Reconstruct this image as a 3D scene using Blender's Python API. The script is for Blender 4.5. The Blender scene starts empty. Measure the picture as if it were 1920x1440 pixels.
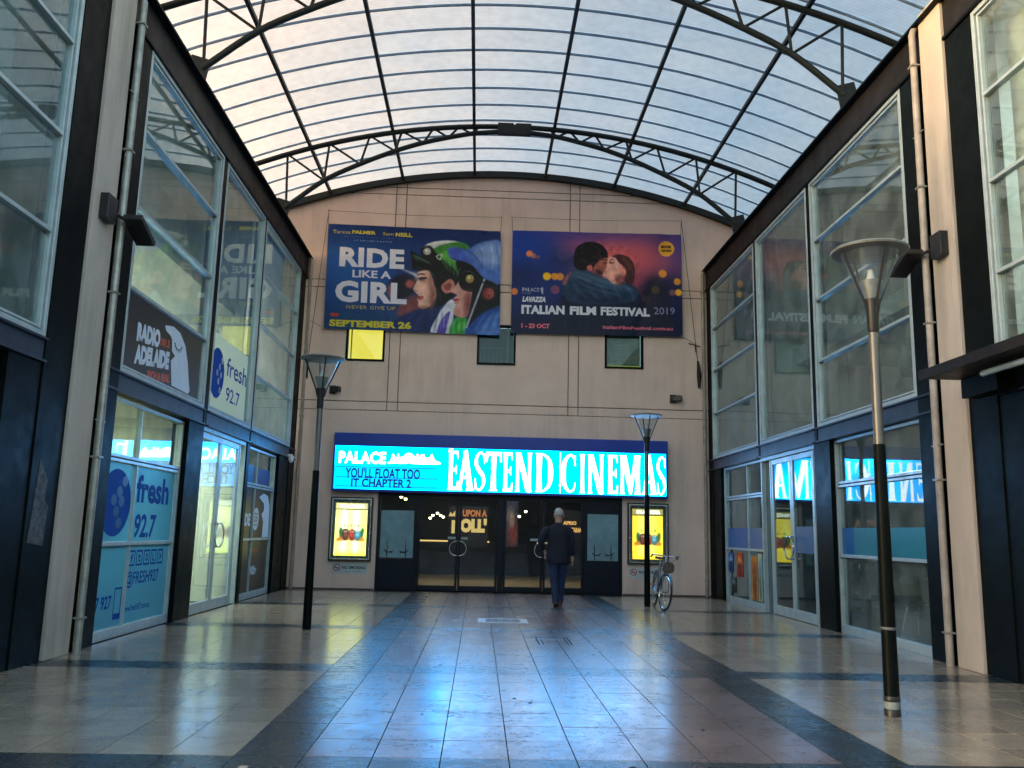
import bpy, bmesh, math, random
import numpy as np
from mathutils import Vector, Matrix
random.seed(7)
rng = np.random.default_rng(11)
SC = bpy.context.scene
COL = SC.collection

# ------------------------------------------------------------------ camera, world, sun, exposure
CAM_F, CAM_P, CAM_Y, CAM_R = 1611.39, 0.1712, 0.03455, 0.02306
cd = bpy.data.cameras.new('camera'); cam = bpy.data.objects.new('camera', cd); COL.objects.link(cam)
cd.sensor_fit = 'HORIZONTAL'; cd.sensor_width = 36.0; cd.lens = 36.0 * CAM_F / 1920.0
cd.clip_start = 0.05; cd.clip_end = 2000.0
_F = Vector((math.sin(CAM_Y) * math.cos(CAM_P), math.cos(CAM_Y) * math.cos(CAM_P), math.sin(CAM_P)))
_R = Vector((math.cos(CAM_Y), -math.sin(CAM_Y), 0.0)); _U = _R.cross(_F)
_R2 = math.cos(CAM_R) * _R + math.sin(CAM_R) * _U; _U2 = -math.sin(CAM_R) * _R + math.cos(CAM_R) * _U
cam.matrix_world = Matrix(((_R2.x, _U2.x, -_F.x, 0), (_R2.y, _U2.y, -_F.y, 0), (_R2.z, _U2.z, -_F.z, 1.35), (0, 0, 0, 1)))
SC.camera = cam

SUN_EL, SUN_ROT = math.radians(9.0), math.radians(258.0)
W = bpy.data.worlds.new('World'); SC.world = W; W.use_nodes = True
wn = W.node_tree; wn.nodes.clear()
_o = wn.nodes.new('ShaderNodeOutputWorld'); _b = wn.nodes.new('ShaderNodeBackground')
_s = wn.nodes.new('ShaderNodeTexSky'); _s.sky_type = 'NISHITA'; _s.sun_disc = False
_s.sun_elevation = SUN_EL; _s.sun_rotation = SUN_ROT; _s.air_density = 1.0; _s.dust_density = 2.0; _s.ozone_density = 1.6
_b.inputs['Strength'].default_value = 0.15
_t = wn.nodes.new('ShaderNodeMix'); _t.data_type = 'RGBA'; _t.blend_type = 'MULTIPLY'; _t.inputs[0].default_value = 1.0
_t.inputs[7].default_value = (1.07, 0.99, 0.86, 1)          # hazy, slightly warm dusk air
wn.links.new(_s.outputs[0], _t.inputs[6]); wn.links.new(_t.outputs[2], _b.inputs[0]); wn.links.new(_b.outputs[0], _o.inputs[0])
sl = bpy.data.lights.new('sun', 'SUN'); sun = bpy.data.objects.new('sun', sl); COL.objects.link(sun)
sl.energy = 0.05; sl.angle = math.radians(50); sl.color = (1.0, 0.86, 0.74)
# the sun stands low behind the viewer to the left; the dusk light is almost all from the sky
_d = Vector((math.sin(SUN_ROT) * math.cos(SUN_EL), math.cos(SUN_ROT) * math.cos(SUN_EL), math.sin(SUN_EL)))
sun.rotation_euler = (-_d).to_track_quat('-Z', 'Y').to_euler(); sun.location = (0, 40, 40)
vs = SC.view_settings
SC.display_settings.display_device = 'sRGB'
vs.view_transform = 'Standard'; vs.look = 'None'; vs.gamma = 1.0; vs.use_curve_mapping = False
vs.exposure = 2.95
SC.render.engine = 'CYCLES'
cy = SC.cycles
cy.use_denoising = True
try: cy.denoiser = 'OPENIMAGEDENOISE'
except Exception: pass
cy.max_bounces = 10; cy.diffuse_bounces = 5; cy.glossy_bounces = 5; cy.transmission_bounces = 6; cy.transparent_max_bounces = 24
cy.caustics_reflective = False; cy.caustics_refractive = False
cy.sample_clamp_indirect = 4.0

# ------------------------------------------------------------------ measures of the place
XL, XR, D = -4.294, 5.391, 20.08
CX, RTOP, RR = 0.52, 10.14, 14.9           # roof arc
def roofz(x, top=RTOP, r=RR):
    return top - r + math.sqrt(max(r * r - (x - CX) ** 2, 0.01))

# ------------------------------------------------------------------ helpers
def srgb(r, g, b):
    f = lambda c: (c / 255 / 12.92) if c / 255 <= 0.04045 else ((c / 255 + 0.055) / 1.055) ** 2.4
    return (f(r), f(g), f(b))
class MB:
    def __init__(s): s.v = []; s.f = []; s.c = None
    def box(s, x0, y0, z0, x1, y1, z1):
        if x0 > x1: x0, x1 = x1, x0
        if y0 > y1: y0, y1 = y1, y0
        if z0 > z1: z0, z1 = z1, z0
        n = len(s.v)
        s.v += [(x0,y0,z0),(x1,y0,z0),(x1,y1,z0),(x0,y1,z0),(x0,y0,z1),(x1,y0,z1),(x1,y1,z1),(x0,y1,z1)]
        s.f += [tuple(n+i for i in q) for q in ((0,3,2,1),(4,5,6,7),(0,1,5,4),(1,2,6,5),(2,3,7,6),(3,0,4,7))]
        return s
    def obox(s, c, ax, ay, az, hx, hy, hz):
        n = len(s.v); c = Vector(c); ax = Vector(ax); ay = Vector(ay); az = Vector(az)
        for i, j, k in ((-1,-1,-1),(1,-1,-1),(1,1,-1),(-1,1,-1),(-1,-1,1),(1,-1,1),(1,1,1),(-1,1,1)):
            s.v.append(tuple(c + ax*hx*i + ay*hy*j + az*hz*k))
        s.f += [tuple(n+i for i in q) for q in ((0,3,2,1),(4,5,6,7),(0,1,5,4),(1,2,6,5),(2,3,7,6),(3,0,4,7))]
        return s
    def tube(s, pts, r, n=10, cap=True):
        pts = [Vector(p) for p in pts]; R = r if isinstance(r, (list, tuple)) else [r] * len(pts)
        base = len(s.v); prev = None
        for i, p in enumerate(pts):
            t = (pts[min(i+1, len(pts)-1)] - pts[max(i-1, 0)]).normalized()
            if prev is None:
                a = Vector((0,0,1)) if abs(t.z) < 0.9 else Vector((1,0,0))
                u = t.cross(a).normalized()
            else:
                u = (prev - t * prev.dot(t)).normalized()
            prev = u; w = t.cross(u)
            for k in range(n):
                a = 2*math.pi*k/n
                s.v.append(tuple(p + (u*math.cos(a) + w*math.sin(a)) * R[i]))
        for i in range(len(pts)-1):
            for k in range(n):
                a = base+i*n+k; b = base+i*n+(k+1)%n
                s.f.append((a, b, b+n, a+n))
        if cap:
            s.f.append(tuple(base+k for k in range(n))[::-1]); s.f.append(tuple(base+(len(pts)-1)*n+k for k in range(n)))
        return s
    def lathe(s, prof, n=24, c=(0,0,0)):
        base = len(s.v)
        for r, z in prof:
            for k in range(n):
                a = 2*math.pi*k/n; s.v.append((c[0]+r*math.cos(a), c[1]+r*math.sin(a), c[2]+z))
        for i in range(len(prof)-1):
            for k in range(n):
                a = base+i*n+k; b = base+i*n+(k+1)%n
                s.f.append((a, b, b+n, a+n))
        return s
    def prism(s, pts, fn, d0, d1):
        """polygon of 2-D points extruded between depths; fn(u, v, d) -> 3-D"""
        n = len(s.v); m = len(pts)
        for d in (d0, d1):
            for p in pts: s.v.append(tuple(fn(p[0], p[1], d)))
        s.f.append(tuple(n+i for i in range(m))); s.f.append(tuple(n+m+i for i in range(m))[::-1])
        for i in range(m):
            j = (i+1) % m; s.f.append((n+j, n+i, n+m+i, n+m+j))
        return s
    def grid_slab(s, us, vs_, holes, fn, d0, d1):
        """lattice slab with missing cells; no inner faces"""
        ok = lambda i, j: 0 <= i < len(us)-1 and 0 <= j < len(vs_)-1 and (i, j) not in holes
        idx = {}
        def V(i, j, k):
            if (i, j, k) not in idx:
                idx[(i, j, k)] = len(s.v); s.v.append(tuple(fn(us[i], vs_[j], (d0, d1)[k])))
            return idx[(i, j, k)]
        for i in range(len(us)-1):
            for j in range(len(vs_)-1):
                if not ok(i, j): continue
                s.f.append((V(i,j,0), V(i+1,j,0), V(i+1,j+1,0), V(i,j+1,0)))
                s.f.append((V(i,j,1), V(i,j+1,1), V(i+1,j+1,1), V(i+1,j,1)))
                for di, dj, a, b in ((-1,0,(i,j),(i,j+1)),(1,0,(i+1,j),(i+1,j+1)),(0,-1,(i,j),(i+1,j)),(0,1,(i,j+1),(i+1,j+1))):
                    if not ok(i+di, j+dj):
                        s.f.append((V(*a,0), V(*b,0), V(*b,1), V(*a,1)))
        return s
    def mesh(s, name, mat, smooth=False):
        me = bpy.data.meshes.new(name); me.from_pydata(s.v, [], s.f); me.update()
        if mat: me.materials.append(mat)
        bm = bmesh.new(); bm.from_mesh(me); bmesh.ops.recalc_face_normals(bm, faces=bm.faces); bm.to_mesh(me); bm.free()
        if smooth:
            for p in me.polygons: p.use_smooth = True
            try: me.set_sharp_from_angle(angle=math.radians(38))
            except Exception: pass
        return me
    def build(s, name, mat, parent=None, smooth=False, loc=None, bevel=0, **kw):
        o = bpy.data.objects.new(name, s.mesh(name, mat, smooth)); COL.objects.link(o)
        attach(o, parent, loc)
        if bevel:
            m = o.modifiers.new('edge', 'BEVEL'); m.width = bevel; m.segments = 2; m.limit_method = 'ANGLE'; m.harden_normals = False
        for k, v in kw.items(): o[k] = v
        return o
def attach(o, parent, loc=None):
    """meshes are written in world coordinates unless the parent is 'local'"""
    if parent is not None:
        o.parent = parent
        if parent.type == 'EMPTY' and not parent.get('_l'): o.location = -parent.location
    if loc is not None: o.location = loc
LOCALS = []
def thing(name, label, cat, loc=(0,0,0), rotz=0.0, group=None, local=False):
    o = bpy.data.objects.new(name, None); COL.objects.link(o)
    o.location = loc; o.rotation_euler = (0,0,rotz); o.empty_display_size = 0.2
    o['label'] = label; o['category'] = cat
    if group: o['group'] = group
    if local: o['_l'] = 1; LOCALS.append(o)
    return o
def tag(o, label, cat, group=None):
    o['label'] = label; o['category'] = cat
    if group: o['group'] = group
    return o
def copy_tree(o, parent=None):
    c = o.copy(); COL.objects.link(c); c.parent = parent
    for ch in o.children: copy_tree(ch, c)
    return c
def structure(o): o['kind'] = 'structure'; return o

# ------------------------------------------------------------------ materials
def mat(name, col, rough=0.5, metal=0.0, var=0.12, scale=6.0, bump=0.0, bscale=40.0, emis=None, es=0.0, spec=0.5, col2=None, objvar=0.0, coat=0.0, rvar=0.0, stretch=None, streak=0.0):
    m = bpy.data.materials.new(name); m.use_nodes = True; t = m.node_tree; N = t.nodes; L = t.links
    p = N['Principled BSDF']; p.inputs['Roughness'].default_value = rough; p.inputs['Metallic'].default_value = metal
    p.inputs['Specular IOR Level'].default_value = spec; p.inputs['Coat Weight'].default_value = coat
    tc = N.new('ShaderNodeTexCoord'); mp = N.new('ShaderNodeMapping'); L.new(tc.outputs['Object'], mp.inputs[0])
    if stretch: mp.inputs['Scale'].default_value = stretch
    nz = N.new('ShaderNodeTexNoise'); nz.inputs['Scale'].default_value = scale; nz.inputs['Detail'].default_value = 6; nz.inputs['Roughness'].default_value = 0.65
    L.new(mp.outputs[0], nz.inputs['Vector'])
    c2 = col2 or tuple(c * (1 - 2.2 * var) for c in col); c1 = col if col2 else tuple(min(1, c * (1 + var)) for c in col)
    mx = N.new('ShaderNodeMix'); mx.data_type = 'RGBA'
    mx.inputs[6].default_value = (*c1, 1); mx.inputs[7].default_value = (*c2, 1)
    cr = N.new('ShaderNodeMapRange'); cr.inputs[1].default_value = 0.35; cr.inputs[2].default_value = 0.7
    L.new(nz.outputs[0], cr.inputs[0]); L.new(cr.outputs[0], mx.inputs[0])
    out = mx.outputs[2]
    if objvar:
        oi = N.new('ShaderNodeObjectInfo'); hs = N.new('ShaderNodeHueSaturation')
        mr = N.new('ShaderNodeMapRange'); mr.inputs[3].default_value = 1 - objvar; mr.inputs[4].default_value = 1 + objvar
        L.new(oi.outputs['Random'], mr.inputs[0]); L.new(mr.outputs[0], hs.inputs['Value']); L.new(out, hs.inputs['Color']); out = hs.outputs[0]
    if streak:
        ge = N.new('ShaderNodeNewGeometry'); m3 = N.new('ShaderNodeMapping'); m3.inputs['Scale'].default_value = (2.6, 2.6, 0.16); L.new(ge.outputs['Position'], m3.inputs[0])
        n3 = N.new('ShaderNodeTexNoise'); n3.inputs['Scale'].default_value = 1.6; n3.inputs['Detail'].default_value = 7; n3.inputs['Roughness'].default_value = 0.7; L.new(m3.outputs[0], n3.inputs['Vector'])
        n4 = N.new('ShaderNodeTexNoise'); n4.inputs['Scale'].default_value = 0.7; n4.inputs['Detail'].default_value = 5; L.new(ge.outputs['Position'], n4.inputs['Vector'])
        q = N.new('ShaderNodeMath'); q.operation = 'MULTIPLY'; L.new(n3.outputs[0], q.inputs[0]); L.new(n4.outputs[0], q.inputs[1])
        q2 = N.new('ShaderNodeMapRange'); q2.inputs[1].default_value = 0.24; q2.inputs[2].default_value = 0.40; q2.inputs[3].default_value = 0.0; q2.inputs[4].default_value = streak; L.new(q.outputs[0], q2.inputs[0])
        mm = N.new('ShaderNodeMix'); mm.data_type = 'RGBA'; mm.inputs[7].default_value = (0.16,0.14,0.12,1); L.new(q2.outputs[0], mm.inputs[0]); L.new(out, mm.inputs[6]); out = mm.outputs[2]
    L.new(out, p.inputs['Base Color'])
    if rvar:
        r2 = N.new('ShaderNodeMapRange'); r2.inputs[1].default_value = 0.3; r2.inputs[2].default_value = 0.7
        r2.inputs[3].default_value = max(0.02, rough - rvar); r2.inputs[4].default_value = rough + rvar
        L.new(nz.outputs[0], r2.inputs[0]); L.new(r2.outputs[0], p.inputs['Roughness'])
    if bump:
        nb = N.new('ShaderNodeTexNoise'); nb.inputs['Scale'].default_value = bscale; nb.inputs['Detail'].default_value = 4
        L.new(mp.outputs[0], nb.inputs['Vector'])
        bp = N.new('ShaderNodeBump'); bp.inputs['Strength'].default_value = bump; bp.inputs['Distance'].default_value = 0.01
        L.new(nb.outputs[0], bp.inputs['Height']); L.new(bp.outputs[0], p.inputs['Normal'])
    if emis:
        p.inputs['Emission Color'].default_value = (*emis, 1); p.inputs['Emission Strength'].default_value = es
    return m
def glass(name, tint=(0.86, 0.93, 0.92), f0=0.045, rough=0.0, dirt=0.17, dcol=(0.38, 0.45, 0.45), boost=1.0, gcol=(0.84,0.95,0.98)):
    m = bpy.data.materials.new(name); m.use_nodes = True; t = m.node_tree; N = t.nodes; L = t.links
    N.remove(N['Principled BSDF']); out = N['Material Output']
    ge = N.new('ShaderNodeNewGeometry')
    dt = N.new('ShaderNodeVectorMath'); dt.operation = 'DOT_PRODUCT'; L.new(ge.outputs['Normal'], dt.inputs[0]); L.new(ge.outputs['Incoming'], dt.inputs[1])
    ab = N.new('ShaderNodeMath'); ab.operation = 'ABSOLUTE'; L.new(dt.outputs['Value'], ab.inputs[0])
    su = N.new('ShaderNodeMath'); su.operation = 'SUBTRACT'; su.inputs[0].default_value = 1.0; su.use_clamp = True; L.new(ab.outputs[0], su.inputs[1])
    pw = N.new('ShaderNodeMath'); pw.operation = 'POWER'; pw.inputs[1].default_value = 5.0; L.new(su.outputs[0], pw.inputs[0])
    ma = N.new('ShaderNodeMath'); ma.operation = 'MULTIPLY_ADD'; ma.inputs[1].default_value = (1 - f0) * boost; ma.inputs[2].default_value = f0; ma.use_clamp = True; L.new(pw.outputs[0], ma.inputs[0])
    tr = N.new('ShaderNodeBsdfTransparent'); tr.inputs[0].default_value = (*tint, 1)
    df = N.new('ShaderNodeBsdfDiffuse'); df.inputs[0].default_value = (*dcol, 1)
    tc = N.new('ShaderNodeTexCoord'); nz = N.new('ShaderNodeTexNoise'); nz.inputs['Scale'].default_value = 2.2; nz.inputs['Detail'].default_value = 7; L.new(tc.outputs['Object'], nz.inputs['Vector'])
    mr = N.new('ShaderNodeMapRange'); mr.inputs[1].default_value = 0.35; mr.inputs[2].default_value = 0.75; mr.inputs[3].default_value = dirt * 0.3; mr.inputs[4].default_value = dirt * 1.6; L.new(nz.outputs[0], mr.inputs[0])
    m1 = N.new('ShaderNodeMixShader'); L.new(mr.outputs[0], m1.inputs[0]); L.new(tr.outputs[0], m1.inputs[1]); L.new(df.outputs[0], m1.inputs[2])
    gl = N.new('ShaderNodeBsdfGlossy'); gl.inputs['Roughness'].default_value = rough; gl.inputs['Color'].default_value = (*gcol, 1)
    nb = N.new('ShaderNodeTexNoise'); nb.inputs['Scale'].default_value = 0.9; nb.inputs['Detail'].default_value = 1; L.new(tc.outputs['Object'], nb.inputs['Vector'])
    bp = N.new('ShaderNodeBump'); bp.inputs['Strength'].default_value = 0.12; bp.inputs['Distance'].default_value = 0.02; L.new(nb.outputs[0], bp.inputs['Height']); L.new(bp.outputs[0], gl.inputs['Normal'])
    m2 = N.new('ShaderNodeMixShader'); L.new(ma.outputs[0], m2.inputs[0]); L.new(m1.outputs[0], m2.inputs[1]); L.new(gl.outputs[0], m2.inputs[2])
    L.new(m2.outputs[0], out.inputs[0])
    return m
def emit(name, col, s):
    m = bpy.data.materials.new(name); m.use_nodes = True; N = m.node_tree.nodes
    N.remove(N['Principled BSDF']); e = N.new('ShaderNodeEmission'); e.inputs[0].default_value = (*col, 1); e.inputs[1].default_value = s
    m.node_tree.links.new(e.outputs[0], N['Material Output'].inputs[0]); return m
def paintmat(name, rough=0.5, emis=0.0, coat=0.0, spec=0.2):
    m = bpy.data.materials.new(name); m.use_nodes = True; N = m.node_tree.nodes; L = m.node_tree.links
    a = N.new('ShaderNodeAttribute'); a.attribute_name = 'paint'; p = N['Principled BSDF']; p.inputs['Roughness'].default_value = rough; p.inputs['Coat Weight'].default_value = coat; p.inputs['Specular IOR Level'].default_value = spec
    if emis:
        p.inputs['Base Color'].default_value = (0.02,0.02,0.02,1)
        L.new(a.outputs['Color'], p.inputs['Emission Color']); p.inputs['Emission Strength'].default_value = emis
    else: L.new(a.outputs['Color'], p.inputs['Base Color'])
    return m

def floor_mat(name, c1, c2, rough=0.19, rv=0.10):
    """polished terrazzo: speckle, scuffs, uneven gloss"""
    m = bpy.data.materials.new(name); m.use_nodes = True; t = m.node_tree; N = t.nodes; L = t.links; p = N['Principled BSDF']
    ge = N.new('ShaderNodeNewGeometry'); P = ge.outputs['Position']
    sp = N.new('ShaderNodeTexVoronoi'); sp.inputs['Scale'].default_value = 130; L.new(P, sp.inputs['Vector'])
    n1 = N.new('ShaderNodeTexNoise'); n1.inputs['Scale'].default_value = 2.3; n1.inputs['Detail'].default_value = 8; n1.inputs['Roughness'].default_value = 0.7; L.new(P, n1.inputs['Vector'])
    n2 = N.new('ShaderNodeTexNoise'); n2.inputs['Scale'].default_value = 14; n2.inputs['Detail'].default_value = 6; n2.inputs['Roughness'].default_value = 0.75; L.new(P, n2.inputs['Vector'])
    mx = N.new('ShaderNodeMix'); mx.data_type = 'RGBA'; mx.inputs[6].default_value = (*c1,1); mx.inputs[7].default_value = (*c2,1)
    hs0 = N.new('ShaderNodeSeparateColor'); L.new(sp.outputs['Color'], hs0.inputs[0]); L.new(hs0.outputs[0], mx.inputs[0])
    dk = N.new('ShaderNodeMapRange'); dk.inputs[1].default_value = 0.3; dk.inputs[2].default_value = 0.72; dk.inputs[3].default_value = 1.12; dk.inputs[4].default_value = 0.62; L.new(n1.outputs[0], dk.inputs[0])
    oi = N.new('ShaderNodeObjectInfo'); ov = N.new('ShaderNodeMapRange'); ov.inputs[3].default_value = 0.86; ov.inputs[4].default_value = 1.12; L.new(oi.outputs['Random'], ov.inputs[0])
    mu = N.new('ShaderNodeMath'); mu.operation = 'MULTIPLY'; L.new(dk.outputs[0], mu.inputs[0]); L.new(ov.outputs[0], mu.inputs[1])
    hs = N.new('ShaderNodeHueSaturation'); L.new(mx.outputs[2], hs.inputs['Color']); L.new(mu.outputs[0], hs.inputs['Value']); L.new(hs.outputs[0], p.inputs['Base Color'])
    ad = N.new('ShaderNodeMath'); ad.operation = 'MULTIPLY_ADD'; ad.inputs[1].default_value = 0.5; L.new(n1.outputs[0], ad.inputs[0])
    ad2 = N.new('ShaderNodeMath'); ad2.operation = 'MULTIPLY'; ad2.inputs[1].default_value = 0.5; L.new(n2.outputs[0], ad2.inputs[0]); L.new(ad2.outputs[0], ad.inputs[2])
    rr = N.new('ShaderNodeMapRange'); rr.inputs[1].default_value = 0.25; rr.inputs[2].default_value = 0.75; rr.inputs[3].default_value = rough-rv; rr.inputs[4].default_value = rough+rv; L.new(ad.outputs[0], rr.inputs[0])
    L.new(rr.outputs[0], p.inputs['Roughness'])
    bp = N.new('ShaderNodeBump'); bp.inputs['Strength'].default_value = 0.05; bp.inputs['Distance'].default_value = 0.002; L.new(n2.outputs[0], bp.inputs['Height']); L.new(bp.outputs[0], p.inputs['Normal'])
    p.inputs['Specular IOR Level'].default_value = 1.0
    return m

M = {}
M['cream'] = mat('cream_render', (0.79, 0.605, 0.525), 0.82, var=0.07, scale=1.3, bump=0.25, bscale=90, col2=(0.71, 0.54, 0.465), streak=0.22)
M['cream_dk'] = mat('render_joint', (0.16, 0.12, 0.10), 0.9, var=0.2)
M['pilaster'] = mat('weathered_cream_render', (0.47, 0.395, 0.345), 0.85, var=0.1, scale=3, bump=0.4, bscale=60, col2=(0.40, 0.35, 0.30), stretch=(1,1,0.35), streak=0.45)
M['steel'] = mat('black_painted_steel', (0.003, 0.005, 0.005), 0.42, var=0.2, scale=4, spec=0.06, bump=0.08, bscale=30, rvar=0.08)
M['brown_steel'] = mat('dark_brown_steel', (0.012, 0.010, 0.009), 0.5, spec=0.2, var=0.2, scale=3, bump=0.1, bscale=25, rvar=0.08)
M['beam'] = mat('slate_painted_beam', (0.018, 0.028, 0.050), 0.36, spec=0.35, var=0.15, scale=3, rvar=0.08)
M['truss'] = mat('charcoal_truss_paint', (0.010, 0.015, 0.016), 0.5, spec=0.3, var=0.2, scale=5)
M['alu'] = mat('grey_window_aluminium', (0.42, 0.50, 0.52), 0.36, metal=0.3, var=0.08, scale=5, rvar=0.06)
M['alu_dk'] = mat('dark_gasket', (0.02, 0.022, 0.022), 0.6)
M['bar'] = mat('glazing_bar_paint', (0.16, 0.25, 0.38), 0.45, var=0.15)
M['glass'] = glass('window_glass', boost=1.25)
M['glass_dk'] = glass('tinted_glass', tint=(0.62, 0.70, 0.74), boost=1.25, dirt=0.05)
M['glass_door'] = glass('door_glass', tint=(0.66, 0.74, 0.86), boost=1.1, f0=0.03, dirt=0.03)
M['pipe'] = mat('grey_pipe_paint', (0.34, 0.29, 0.25), 0.5, var=0.15, scale=4)
M['pipe_s'] = mat('galvanised_pipe', (0.30, 0.30, 0.27), 0.42, metal=0.4, var=0.15)
M['black'] = mat('black_plastic', (0.010, 0.010, 0.011), 0.45)
M['chrome'] = mat('brushed_steel', (0.62, 0.63, 0.64), 0.22, metal=1.0, var=0.08, scale=12, rvar=0.08)
M['tile_beige'] = floor_mat('beige_terrazzo', (0.38, 0.31, 0.225), (0.25, 0.21, 0.16))
M['tile_rose'] = floor_mat('rose_granite', (0.19, 0.135, 0.13), (0.12, 0.095, 0.10), 0.24, 0.13)
M['tile_dark'] = floor_mat('charcoal_granite', (0.030, 0.042, 0.050), (0.013, 0.020, 0.026), 0.27, 0.13)
M['grout'] = mat('dark_grout', (0.010, 0.011, 0.013), 0.85, var=0.2)
M['asphalt'] = mat('asphalt', (0.05, 0.05, 0.052), 0.9, scale=20)
M['signblue'] = mat('deep_blue_sign_paint', (0.004, 0.040, 0.36), 0.35, spec=0.3, var=0.08, scale=2)
M['white'] = mat('white_paint', (0.75, 0.76, 0.77), 0.5, var=0.04)
M['navy'] = mat('navy_door_frame', (0.003, 0.007, 0.018), 0.4, var=0.15, spec=0.2)
# ------------------------------------------------------------------ lettering (built-in font turned into outlines)
_tc = {}
def textgeo(body, off=0.0, shear=0.0, space=1.0):
    k = (body, off, shear, space)
    if k in _tc: return _tc[k]
    c = bpy.data.curves.new('t', 'FONT'); c.body = body; c.size = 1; c.offset = off; c.shear = shear; c.resolution_u = 3; c.space_character = space
    o = bpy.data.objects.new('t', c); COL.objects.link(o)
    dg = bpy.context.evaluated_depsgraph_get(); me = o.evaluated_get(dg).to_mesh()
    v = np.array([tuple(x.co)[:2] for x in me.vertices]); f = [tuple(p.vertices) for p in me.polygons]
    o.evaluated_get(dg).to_mesh_clear(); bpy.data.objects.remove(o); bpy.data.curves.remove(c)
    lo = v.min(0); hi = v.max(0); v = (v - lo) / (hi - lo)
    _tc[k] = (v, f); return _tc[k]
def text_into(mb, body, box, fn, d=0.0, off=0.0, shear=0.0, rise=0.0, space=1.0):
    """box = (u0, v0, u1, v1) lower-left / upper-right in plane units; fn(u, v, d) -> 3-D"""
    v, f = textgeo(body, off, shear, space); n = len(mb.v)
    for a, b in v:
        mb.v.append(tuple(fn(box[0] + a*(box[2]-box[0]), box[1] + b*(box[3]-box[1]) + rise*a, d)))
    mb.f += [tuple(n+i for i in q) for q in f]
def poly_into(mb, pts, fn, d=0.0):
    n = len(mb.v); mb.v += [tuple(fn(p[0], p[1], d)) for p in pts]; mb.f.append(tuple(range(n, n+len(pts))))
def ellipse(cx, cy, rx, ry=None, n=28, a0=0, a1=2*math.pi):
    ry = ry or rx
    return [(cx + rx*math.cos(a0+(a1-a0)*i/n), cy + ry*math.sin(a0+(a1-a0)*i/n)) for i in range(n)]
def ring_into(mb, c, r0, r1, fn, d=0.0, n=28, sy=1.0):
    b = len(mb.v)
    for r in (r0, r1):
        for i in range(n):
            a = 2*math.pi*i/n; mb.v.append(tuple(fn(c[0]+r*math.cos(a), c[1]+r*sy*math.sin(a), d)))
    for i in range(n):
        j = (i+1) % n; mb.f.append((b+i, b+j, b+n+j, b+n+i))
def rect(u0, v0, u1, v1): return [(u0,v0),(u1,v0),(u1,v1),(u0,v1)]
def frame_into(mb, u0, v0, u1, v1, t, fn, d=0.0):
    for r in (rect(u0,v0,u1,v0+t), rect(u0,v1-t,u1,v1), rect(u0,v0+t,u0+t,v1-t), rect(u1-t,v0+t,u1,v1-t)): poly_into(mb, r, fn, d)

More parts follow.
